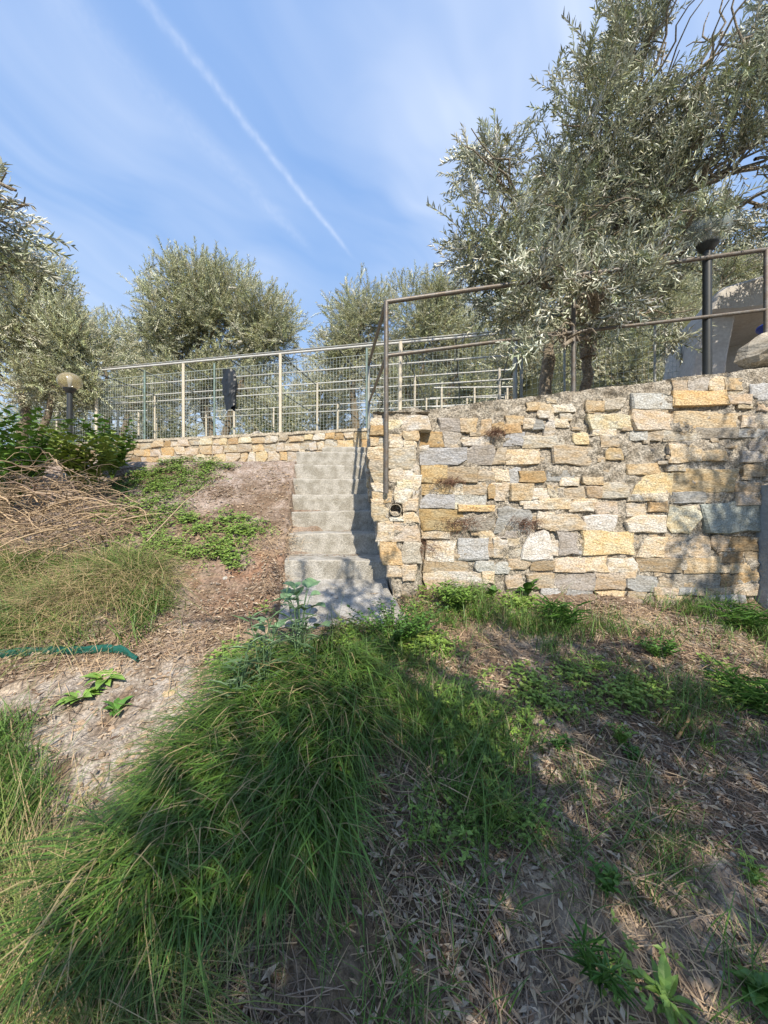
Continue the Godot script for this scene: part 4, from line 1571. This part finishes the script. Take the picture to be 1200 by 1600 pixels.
	var pr := patch([[640, 1100], [700, 1080], [800, 1140], [860, 1180], [780, 1240], [820, 1330], [700, 1300], [650, 1200]])
	scatter("middle_grass", "loose green grass right of the long grass mound", "grass", short, mats["grass"], 90, -0.1, 1.1, 1.1, 2.2,
		func(x, d): return 1.0 if inside(pr, x, d) else 0.0, any, 1.0, 2.0)
	scatter("wall_foot_grass", "grass strip along the foot of the tall stone wall", "grass", short, mats["grass"], 190, 0.0, 3.5, 2.45, 2.86,
		func(x, d): return clampf(0.1 + 2.6 * nz2.get_noise_2d(x * 180.0, d * 180.0), 0.02, 1.0), any, 0.9, 1.7)
	# low green ground cover
	var cv := [[250, 760, 0.5, 0.35], [300, 845, 0.55, 0.28], [340, 850, 0.3, 0.2], [225, 800, 0.35, 0.3], [350, 830, 0.35, 0.2], [290, 735, 0.5, 0.3], [620, 990, 0.28, 0.2], [660, 1010, 0.2, 0.16], [560, 1000, 0.25, 0.14], [720, 945, 0.35, 0.12], [960, 1075, 0.2, 0.12], [740, 1110, 0.22, 0.14], [810, 1065, 0.12, 0.08], [800, 1290, 0.10, 0.12], [860, 1110, 0.2, 0.1], [940, 1060, 0.2, 0.1], [1130, 1080, 0.2, 0.15], [1000, 1560, 0.12, 0.06], [760, 1190, 0.15, 0.1], [690, 1270, 0.1, 0.1], [1070, 1330, 0.08, 0.05], [790, 940, 0.4, 0.12], [380, 1040, 0.15, 0.12], [430, 960, 0.08, 0.08]]
	var cc := []
	for q in cv:
		var p := hit(q[0], q[1])
		cc.append([p.x, -p.z, q[2] * 1.25, q[3] * 1.25])
	scatter("ground_cover", "low bright green clover and small weeds in patches", "weeds", clover, mats["grass"], 820, -3.0, 2.0, 1.0, 5.2,
		func(x, d):
			var s := 0.0
			for q in cc:
				s += blob(x, d, q[0], q[1], q[2], q[3])
			return clampf(s * (0.10 + 2.4 * nz2.get_noise_2d(x * 600.0, d * 600.0)), 0.0, 1.0), any, 0.6, 1.3)
	# litter, hay and gravel
	scatter("leaf_litter", "dry olive leaves and twigs littering the soil", "leaf litter", lit, mats["litter"], 15000, -3.2, 3.4, 0.75, 4.9,
		func(x, d): return clampf(0.5 + 1.2 * nz2.get_noise_2d(x * 150.0, d * 150.0) - 0.7 * blob(x, d, -1.3, 1.75, 0.9, 0.5) - 0.7 * sstep(-0.7, -1.0, x) * sstep(2.4, 3.0, d), 0.05, 1.0), any, 0.7, 1.3)
	scatter("dead_grass", "matted dead grass stalks lying on the soil", "dead grass", hay, mats["straw"], 1000, -2.0, 3.4, 0.75, 3.6,
		func(x, d): return clampf(0.35 + 1.8 * nz2.get_noise_2d(x * 130.0 + 300.0, d * 130.0) - 0.8 * blob(x, d, -1.3, 1.75, 0.8, 0.45), 0.0, 1.0), any, 0.8, 1.5)
	scatter("soil_clods", "crumbly brown clods of dry earth", "soil", [bits_mesh("clod"), bits_mesh("clod"), bits_mesh("clod")], mats["litter"], 1500, -2.4, 3.2, 0.75, 4.8,
		func(x, d): return clampf(0.3 + 2.0 * nz2.get_noise_2d(x * 200.0 + 500.0, d * 200.0), 0.03, 1.0), any, 0.4, 0.95)
	# blown leaves on the steps
	var sl := thing("step_litter", "dry leaves and twigs lying on the concrete steps", "leaf litter", Vector3.ZERO, "", "stuff")
	var sj := SurfaceTool.new()
	sj.begin(Mesh.PRIMITIVE_TRIANGLES)
	for k in 46:
		var v := pow(rng.randf(), 0.7)
		var d2 := lerpf(3.0, 2.5, v)
		var px := lerpf(stair_left(d2) + 0.04, stair_right(d2) - 0.04, rng.randf() if k % 2 else pow(rng.randf(), 3.0))
		sj.append_from(lit[k % 5], 0, Transform3D(Basis(Vector3.UP, rr(0, TAU)).scaled(Vector3.ONE * rr(0.4, 0.8)), Vector3(px, lerpf(1.075, 0.845, (3.04 - d2) / 0.58) + 0.002, -d2)))
	for k in 30:
		var q: Array = [[3.40, 1.217], [3.76, 1.407], [3.36, 1.217]][k % 3]
		var d3: float = q[0] - rr(0.0, 0.1)
		sj.append_from(lit[k % 5], 0, Transform3D(Basis(Vector3.UP, rr(0, TAU)).scaled(Vector3.ONE * rr(0.4, 0.8)), Vector3(lerpf(stair_left(d3) + 0.05, stair_right(d3) - 0.05, rng.randf()), q[1] + 0.006, -d3)))
	part("leaves", sj.commit(), mats["litter"], sl).set_meta("kind", "stuff")
	scatter("gravel", "small grey stones scattered in the soil", "gravel", peb, mats["litter"], 2600, -3.0, 3.4, 0.75, 4.9,
		func(x, d): return clampf(0.3 + nz2.get_noise_2d(x * 140.0 + 700.0, d * 140.0) + 0.5 * blob(x, d, -1.2, 1.7, 0.8, 0.5), 0.05, 1.0), any, 0.5, 1.2)

# a broad leaf with a folded midrib, along +z, 1 m long before scaling
func broad_leaf(wide: float, wavy: float, col: Color, round_tip := false) -> Mesh:
	var b := MB.new()
	b.coloured = true
	var n := 6
	var L := []
	var M := []
	var R := []
	for i in n + 1:
		var t := float(i) / n
		var w := wide * sin(PI * pow(t, 0.8 if not round_tip else 0.6)) * 0.5
		if round_tip:
			w = wide * 0.5 * sqrt(maxf(0.0, 1.0 - pow(2.0 * t - 1.0, 2.0))) + 0.01
		var y := 0.35 * t - 0.5 * t * t
		M.append(Vector3(0, y, t))
		var k := wavy * sin(i * 2.3)
		L.append(Vector3(-w, y + w * 0.35 + k, t))
		R.append(Vector3(w, y + w * 0.35 - k, t))
	for i in n:
		for s in [L, R]:
			b.quad(M[i], M[i + 1], s[i + 1], s[i], Vector3.UP, col * (1.0 + 0.12 * sin(i * 1.7)))
	return b.mesh()

func leafy(called: String, label: String, foot: Vector3, n: int, len: float, wide: float, col: Color, rise: float, round_tip := false, group := "", stem := 0.0) -> void:
	var t := thing(called, label, "plant", foot, group)
	var meshes := [broad_leaf(wide, 0.02, col, round_tip), broad_leaf(wide * 1.15, 0.035, col * 1.12, round_tip), broad_leaf(wide * 0.9, 0.01, col * 0.85, round_tip)]
	var st := MB.new()
	st.coloured = true
	for i in n:
		var a := i * 2.4 + rr(-0.3, 0.3)
		var o := MeshInstance3D.new()
		o.name = "leaf"
		o.mesh = meshes[i % 3]
		o.material_override = mats["grass"]
		t.add_child(o, true)
		var s := len * rr(0.65, 1.15)
		var up := rr(0.1, 1.0) * rise
		var h := stem * rr(0.3, 1.0)
		var p := Vector3(sin(a) * 0.1 * len, h, cos(a) * 0.1 * len)
		if round_tip:
			p = Vector3(sin(a), 0, cos(a)) * len * rr(0.2, 1.5) + Vector3(0, h, 0)
		o.transform = Transform3D(Basis.from_euler(Vector3(-up, a, rr(-0.3, 0.3))).scaled(Vector3.ONE * s), p)
		st.tube([Vector3.ZERO, p * 0.5 + Vector3(0, h * 0.2, 0), p], [0.003, 0.0025, 0.002], 4, col * 1.1, false)
	part("stem", st, mats["grass"], t)

# a bushy weed: stems with many small leaves
func bushy(called: String, label: String, foot: Vector3, stems: int, high: float, spread: float, leaf: float, wide: float, col: Color, group := "", per := 16) -> void:
	var t := thing(called, label, "plant", foot, group)
	var st := MB.new()
	st.coloured = true
	var b := MB.new()
	b.coloured = true
	for s in stems:
		var a := rr(0, TAU)
		var tip := Vector3(cos(a) * spread * rr(0.2, 1.0), high * rr(0.6, 1.1), sin(a) * spread * rr(0.2, 1.0))
		var pts := []
		for i in 5:
			var k := i / 4.0
			pts.append(Vector3(tip.x * k, tip.y * (1.3 * k - 0.3 * k * k), tip.z * k))
		st.tube(pts, [0.004, 0.0035, 0.003, 0.002, 0.001], 4, col * 1.2, false)
		for i in per:
			var k := 0.2 + 0.8 * i / per
			var p := Vector3(tip.x * k, tip.y * (1.3 * k - 0.3 * k * k), tip.z * k)
			var an := i * 2.4 + s
			var dir := Vector3(cos(an), rr(-0.1, 0.7), sin(an)).normalized()
			leaf_faces(b, p, dir, (Vector3.UP + Vector3(rr(-0.4, 0.4), 0, rr(-0.4, 0.4))).normalized(), leaf * rr(0.6, 1.2), wide * rr(0.7, 1.2), col * rr(0.7, 1.3), col * rr(1.0, 1.4))
	part("stem", st, mats["grass"], t)
	part("foliage", b, mats["grass"], t)

func make_plants() -> void:
	var g1 := Color(0.15, 0.26, 0.05)
	var g2 := Color(0.075, 0.17, 0.03)
	var blue := Color(0.10, 0.17, 0.085)
	leafy("broadleaf_weed", "bright green broadleaf weed just below the end of the green hose", hit(165, 1062), 13, 0.105, 0.5, g1 * 1.3, 0.45)
	leafy("broadleaf_weed", "bright green broadleaf weed on the sandy patch, lower of the hose pair", hit(125, 1095), 15, 0.105, 0.5, g1 * 1.3, 0.45)
	leafy("broadleaf_weed", "small broadleaf weed growing in the grey gravel", hit(182, 1112), 9, 0.075, 0.5, g2 * 1.2, 0.9)
	leafy("mallow_plant", "round leaved blue green mallow at the foot of the steps", hit(470, 1008), 14, 0.09, 0.95, blue * 1.5, 0.6, true, "", 0.36)
	leafy("mallow_plant", "small round leaved mallow left of the foot slab corner", hit(425, 1020), 7, 0.075, 0.95, blue * 1.5, 0.6, true, "", 0.3)
	bushy("fleabane_weed", "upright narrow leaved weed at the left edge of the grass mound", hit(365, 1150), 4, 0.42, 0.10, 0.10, 0.013, blue * 1.2)
	bushy("fleabane_weed", "tall narrow leaved weed rising from the grass mound", hit(415, 1125), 4, 0.50, 0.10, 0.10, 0.013, blue * 1.15)
	bushy("fleabane_weed", "narrow leaved weed in the grass below the mallow", hit(470, 1080), 4, 0.46, 0.10, 0.10, 0.013, blue * 1.15)
	bushy("parsley_weed", "dense feathery green weed right of the foot slab", hit(615, 1010), 44, 0.22, 0.34, 0.03, 0.018, g2, "", 22)
	bushy("parsley_weed", "bright green weed clump against the tall wall foot", hit(715, 955), 22, 0.17, 0.2, 0.05, 0.022, g1, "", 16)
	leafy("dock_plant", "broad leaved dock against the stone wall", hit(825, 935), 9, 0.12, 0.62, g2 * 0.9, 1.1, false, "", 0.06)
	leafy("dock_plant", "broad leaved dock beside the parsley clump at the wall", hit(770, 935), 6, 0.09, 0.62, g2, 1.0, false, "", 0.03)
	bushy("parsley_weed", "rounded green weed clump in front of the wall on the right", hit(1030, 1032), 18, 0.12, 0.16, 0.03, 0.016, g2 * 1.1, "", 18)
	bushy("small_weed", "low green weed in the middle of the litter", hit(970, 1165), 8, 0.09, 0.07, 0.03, 0.014, g1, "", 12)
	bushy("small_weed", "low green weed just right of the middle weed", hit(990, 1192), 6, 0.06, 0.05, 0.028, 0.014, g2, "", 12)
	bushy("small_weed", "pale green weed between the grass mound and the litter", hit(880, 1175), 5, 0.05, 0.08, 0.05, 0.014, g2, "", 9)
	bushy("small_weed", "green weed beside the sandy streak", hit(945, 1395), 7, 0.09, 0.06, 0.03, 0.018, g2, "", 11)
	bushy("small_weed", "weed among the litter at the right border", hit(1180, 1390), 5, 0.07, 0.05, 0.03, 0.014, g1, "", 9)
	leafy("broadleaf_weed", "large leaved green weed at the lower right border", hit(1185, 1575), 20, 0.06, 0.6, g2, 0.8, false, "", 0.06)
	leafy("broadleaf_weed", "leafy green weed at the bottom right of the litter", hit(1040, 1590), 14, 0.08, 0.3, g1, 0.8, false, "", 0.05)
	bushy("small_weed", "loose green weed at the bottom of the litter", hit(930, 1540), 6, 0.12, 0.1, 0.07, 0.008, g2, "", 12)
	bushy("grass_clump", "dark green grass clump at the right border below the wall", hit(1170, 1110), 18, 0.16, 0.2, 0.12, 0.008, g2, "", 10)
	bushy("grass_clump", "green grass clump at the wall foot, far right", hit(1160, 985), 14, 0.15, 0.2, 0.12, 0.008, g2, "", 10)
	bushy("grass_clump", "thin dark grass clump below the tall wall", hit(880, 985), 16, 0.17, 0.16, 0.13, 0.006, g2 * 0.9, "", 10)
	# vine and bramble on the left bank
	for q in [[40, 700, 4.0, 0.55, 22, "leafy green bramble bush below the left garden lamp"], [130, 735, 3.9, 0.45, 18, "yellow green vine beside the stub of old stone wall"], [10, 745, 3.5, 0.45, 18, "dark green bramble at the left border above the dead canes"], [175, 715, 4.4, 0.35, 12, "vine shoot climbing at the end of the low ochre wall"]]:
		var p := at(q[0], q[1] + 60, q[2])
		p.y = ground(p.x, q[2])
		bushy("bramble_bush", q[5], p, q[4] * 2, at(q[0], q[1] - 55, q[2]).y - p.y, q[3], 0.085, 0.065, Color(0.13, 0.23, 0.045) if q[0] != 130 else Color(0.24, 0.30, 0.07), "brambles on the left bank", 26)
	# roadside plants on the upper path and terrace
	for q in [[735, 642, 4.4, "fresh green weed patch on the terrace left of the dead stump"], [548, 660, 6.4, "dry tall weeds beside the top of the steps"], [865, 615, 4.2, "dry grass at the foot of the dead stump"]]:
		var p := at(q[0], q[1], q[2])
		p.y = ground(p.x, q[2])
		bushy("terrace_weed", q[3], p, 18, 0.32, 0.3, 0.06, 0.014, g1 if q[0] == 735 else Color(0.28, 0.22, 0.09), "", 14)
	for q in [[760, 640, 9.0, "right of the middle of the pergola"], [250, 655, 8.5, "behind the left part of the pergola"], [430, 650, 9.0, "behind the middle of the pergola"], [150, 660, 8.6, "right behind the left garden lamp post"], [1150, 430, 9.5, "on the slope just right of the black lamp post"], [1080, 440, 10.0, "on the slope left of the black lamp post"], [1190, 415, 9.0, "on the slope at the right border above the oven"], [1000, 480, 9.0, "on the slope left of the oven"]]:
		var p := at(q[0], q[1], q[2])
		p.y = ground(p.x, q[2])
		bushy("terrace_shrub", "low green shrub " + q[3], p, 30, 1.0, 0.9, 0.11, 0.05, Color(0.15, 0.19, 0.075), "low shrubs on the upper terrace", 24)

func cane(b: MB, a: Vector3, c: Vector3, sag: float, r: float, col: Color) -> void:
	var pts := []
	var ph := rr(0, 50)
	for i in 7:
		var t := i / 6.0
		var q := a.lerp(c, t) + Vector3(0, sag * sin(t * PI), 0)
		q += Vector3(nz.get_noise_2d(t * 90.0, ph), nz.get_noise_2d(t * 90.0, ph + 9.0), nz.get_noise_2d(t * 90.0, ph + 20.0)) * 0.07
		pts.append(q)
	b.tube(pts, [r, r, r, r * 0.9, r * 0.8, r * 0.6, r * 0.4], 4, col, false)

func make_brush() -> void:
	var base := on_ground(-2.85, 3.12)
	var t := thing("brush_pile", "heap of dry tan cut canes and twigs on the left bank", "brush pile", base)
	var b := MB.new()
	b.coloured = true
	for k in 560:
		var u := rr(-1, 1)
		var w := rr(-1, 1)
		var hmax := 0.7 * maxf(0.0, 1.0 - u * u * 0.9 - w * w * 0.6)
		var p := Vector3(u * 0.75, rr(0.0, 1.0) * hmax, w * 0.4)
		var az := rng.randfn() * 0.8 + (0.0 if rng.randf() < 0.6 else 2.2)
		var L := rr(0.2, 0.65)
		var dir := Vector3(cos(az), rr(-0.35, 0.45), sin(az)).normalized()
		var c := Color(0.43, 0.32, 0.205) * rr(0.5, 1.25)
		if rng.randf() < 0.2:
			c = Color(0.24, 0.18, 0.14)
		var g := ground(base.x + p.x, -(base.z + p.z)) - base.y
		p.y += g
		var th := 0.0016 + 0.0055 * pow(rng.randf(), 2.5)
		cane(b, p - dir * L * 0.5, p + dir * L * 0.5, rr(-0.05, 0.12), th, c)
		for f in rng.randi() % 3:
			var q := p + dir * L * rr(-0.3, 0.3)
			cane(b, q, q + (dir + Vector3(rng.randfn(), rng.randfn(), rng.randfn()) * 0.7).normalized() * L * rr(0.15, 0.35), 0.01, th * 0.5, c * 0.9)
	part("canes", b, mats["straw"], t).set_meta("kind", "stuff")
	for q in [[[205, 880], [330, 755], 0.005], [[120, 880], [185, 800], 0.007], [[0, 800], [150, 860], 0.008], [[40, 830], [210, 790], 0.006], [[60, 770], [200, 800], 0.006], [[0, 775], [120, 790], 0.007]]:
		var m := MB.new()
		m.coloured = true
		cane(m, at(q[0][0], q[0][1], 3.0) - base, at(q[1][0], q[1][1], 3.25) - base, 0.06, q[2], Color(0.46, 0.35, 0.25))
		part("long_cane", m, mats["straw"], t)

func make_small_things() -> void:
	# flattened green hose on the bank
	var pts := []
	for q in [[-80, 1034], [0, 1032], [50, 1026], [110, 1026], [160, 1024], [195, 1027], [215, 1040]]:
		pts.append(hit(q[0], q[1]) + Vector3(0, 0.03, 0))
	var base: Vector3 = pts[3]
	var b := MB.new()
	var g := []
	var c3 := Curve3D.new()
	for p in pts:
		c3.add_point(p - base)
	var n := 46
	for i in n + 1:
		var p := c3.sample_baked(c3.get_baked_length() * i / n)
		var row := []
		for s in 13:
			var a := TAU * (s % 12) / 12.0
			var wv := 0.024 * (1.0 + 0.35 * nz.get_noise_1d(i * 30.0)) * (1.0 if i < n - 3 else 0.6)
			row.append(p + Vector3(0, sin(a) * wv * (1.0 + 0.12 * sin(i * 0.5 + a)), cos(a) * 0.012 * (1.0 + 0.7 * nz.get_noise_2d(i * 40.0, s * 60.0))))
		g.append(row)
	for i in n:
		var mid: Vector3 = c3.sample_baked(c3.get_baked_length() * (i + 0.5) / n)
		for s in 12:
			b.quad(g[i][s], g[i + 1][s], g[i + 1][s + 1], g[i][s + 1], g[i][s] - mid)
	var o := part("green_hose", b, mat("hose", Color(0.012, 0.10, 0.075), 0.4), self, base)
	tag(o, "crumpled flat dark green hose lying on the edge of the left bank", "hose")
	# stones on the ground
	rock("loose_stone", "pale rounded stone at the corner of the stone wall and the slab", hit(620, 912) + Vector3(0, 0.02, 0), Vector3(0.045, 0.04, 0.04), "W", 3)
	rock("loose_stone", "small brownish stone below the pale stone at the wall corner", hit(632, 930), Vector3(0.03, 0.025, 0.03), "b", 4)
	rock("loose_stone", "flat grey stone half buried in front of the wall on the right", hit(1100, 1045), Vector3(0.075, 0.025, 0.05), "g", 5)
	rock("loose_stone", "small tan stone on the gravel below the hose", hit(262, 1087), Vector3(0.032, 0.02, 0.022), "y", 6)
	rock("loose_stone", "cream squared stone at the left end of the low ochre wall", at(236, 737, 4.95), Vector3(0.06, 0.07, 0.06), "c", 7)
	rock("loose_stone", "whitish stone in the grass left of the steps", hit(352, 905), Vector3(0.02, 0.015, 0.02), "W", 8)
	rock("loose_stone", "orange tan stone on the litter at the right border", hit(1160, 1208), Vector3(0.035, 0.02, 0.03), "o", 9)
	rock("loose_stone", "grey stone in the litter left of the tan stone", hit(1100, 1215), Vector3(0.03, 0.012, 0.02), "g", 10)
	var pb := at(395, 668, 6.9)
	pb.y = 2.86
	rock("terrace_boulder", "pale rounded boulder behind the fence right of the bag", pb, Vector3(0.26, 0.2, 0.2), "w", 11)
	rock("wall_boulder", "rough grey boulder on top of the wall at the right border", at(1197, 552, 2.98), Vector3(0.19, 0.15, 0.15), "h", 12)
	# curved dry stick
	var s := MB.new()
	s.coloured = true
	var p0 := hit(1058, 1158)
	var p1 := hit(1078, 1120)
	s.tube([Vector3(0, 0.012, 0), (p1 - p0) * 0.5 + Vector3(0.02, 0.03, 0), p1 - p0 + Vector3(0, 0.02, 0)], [0.007, 0.0065, 0.005], 7, Color(0.42, 0.26, 0.12))
	tag(part("dry_stick", s, mats["straw"], self, p0), "short curved orange brown stick on the litter at the right", "stick")
	# brown rootlets hanging from the joints of the wall
	for q in [[722, 815, 0.10, "brown root tuft hanging in the middle of the wall below the long post"], [822, 815, 0.09, "brown root tuft beside the blue grey wall stone"], [652, 850, 0.13, "brown roots hanging in the groove at the wall corner"], [700, 752, 0.07, "small brown root tuft under the upper ochre stones"], [775, 675, 0.06, "faint brown root tuft near the wall top"]]:
		var m := MB.new()
		m.coloured = true
		var h: float = q[2]
		for k in 64:
			var a := Vector3(rng.randfn() * 0.7 * h, rr(-0.1, 0.3) * h, rr(0.0, 0.012))
			var e := a + Vector3(rng.randfn() * h * 0.45, -rr(0.05, 1.3) * h, rr(0.0, 0.02))
			cane(m, a, e, 0.02, 0.0011, Color(0.20, 0.11, 0.075) * rr(0.6, 1.4))
		tag(part(numbered("root_tuft"), m, mats["straw"], self, at(q[0], q[1], 2.855)), q[3], "roots")

func _ready() -> void:
	rng.seed = 4711
	nz.seed = 3
	nz.frequency = 0.01
	nz2.seed = 8
	nz2.frequency = 0.01
	nz2.fractal_octaves = 2
	make_view()
	make_materials()
	make_ground()
	make_steps()
	make_front_wall()
	make_end_pillar()
	make_back_wall()
	make_fence()
	make_frame()
	make_side_fence()
	make_sprigs()
	make_trees()
	make_handrail()
	var lp := at(1105, 579, 3.02)
	lp.y = wall_top(lp.x) - 0.01
	make_lamp(lp, at(1105, 388, 3.02).y - lp.y, 0.135, "black garden lamp with a cracked glass globe on the stone wall", Color(0.62, 0.66, 0.64), true)
	var lq := at(109, 700, 5.0)
	lq.y = ground(lq.x, 5.0)
	make_lamp(lq, at(105, 611, 5.0).y - lq.y, 0.122, "dark garden lamp with an amber glass globe by the left olive tree", Color(0.72, 0.66, 0.50), false)
	make_oven()
	make_bag()
	make_grass()
	make_plants()
	make_brush()
	make_small_things()
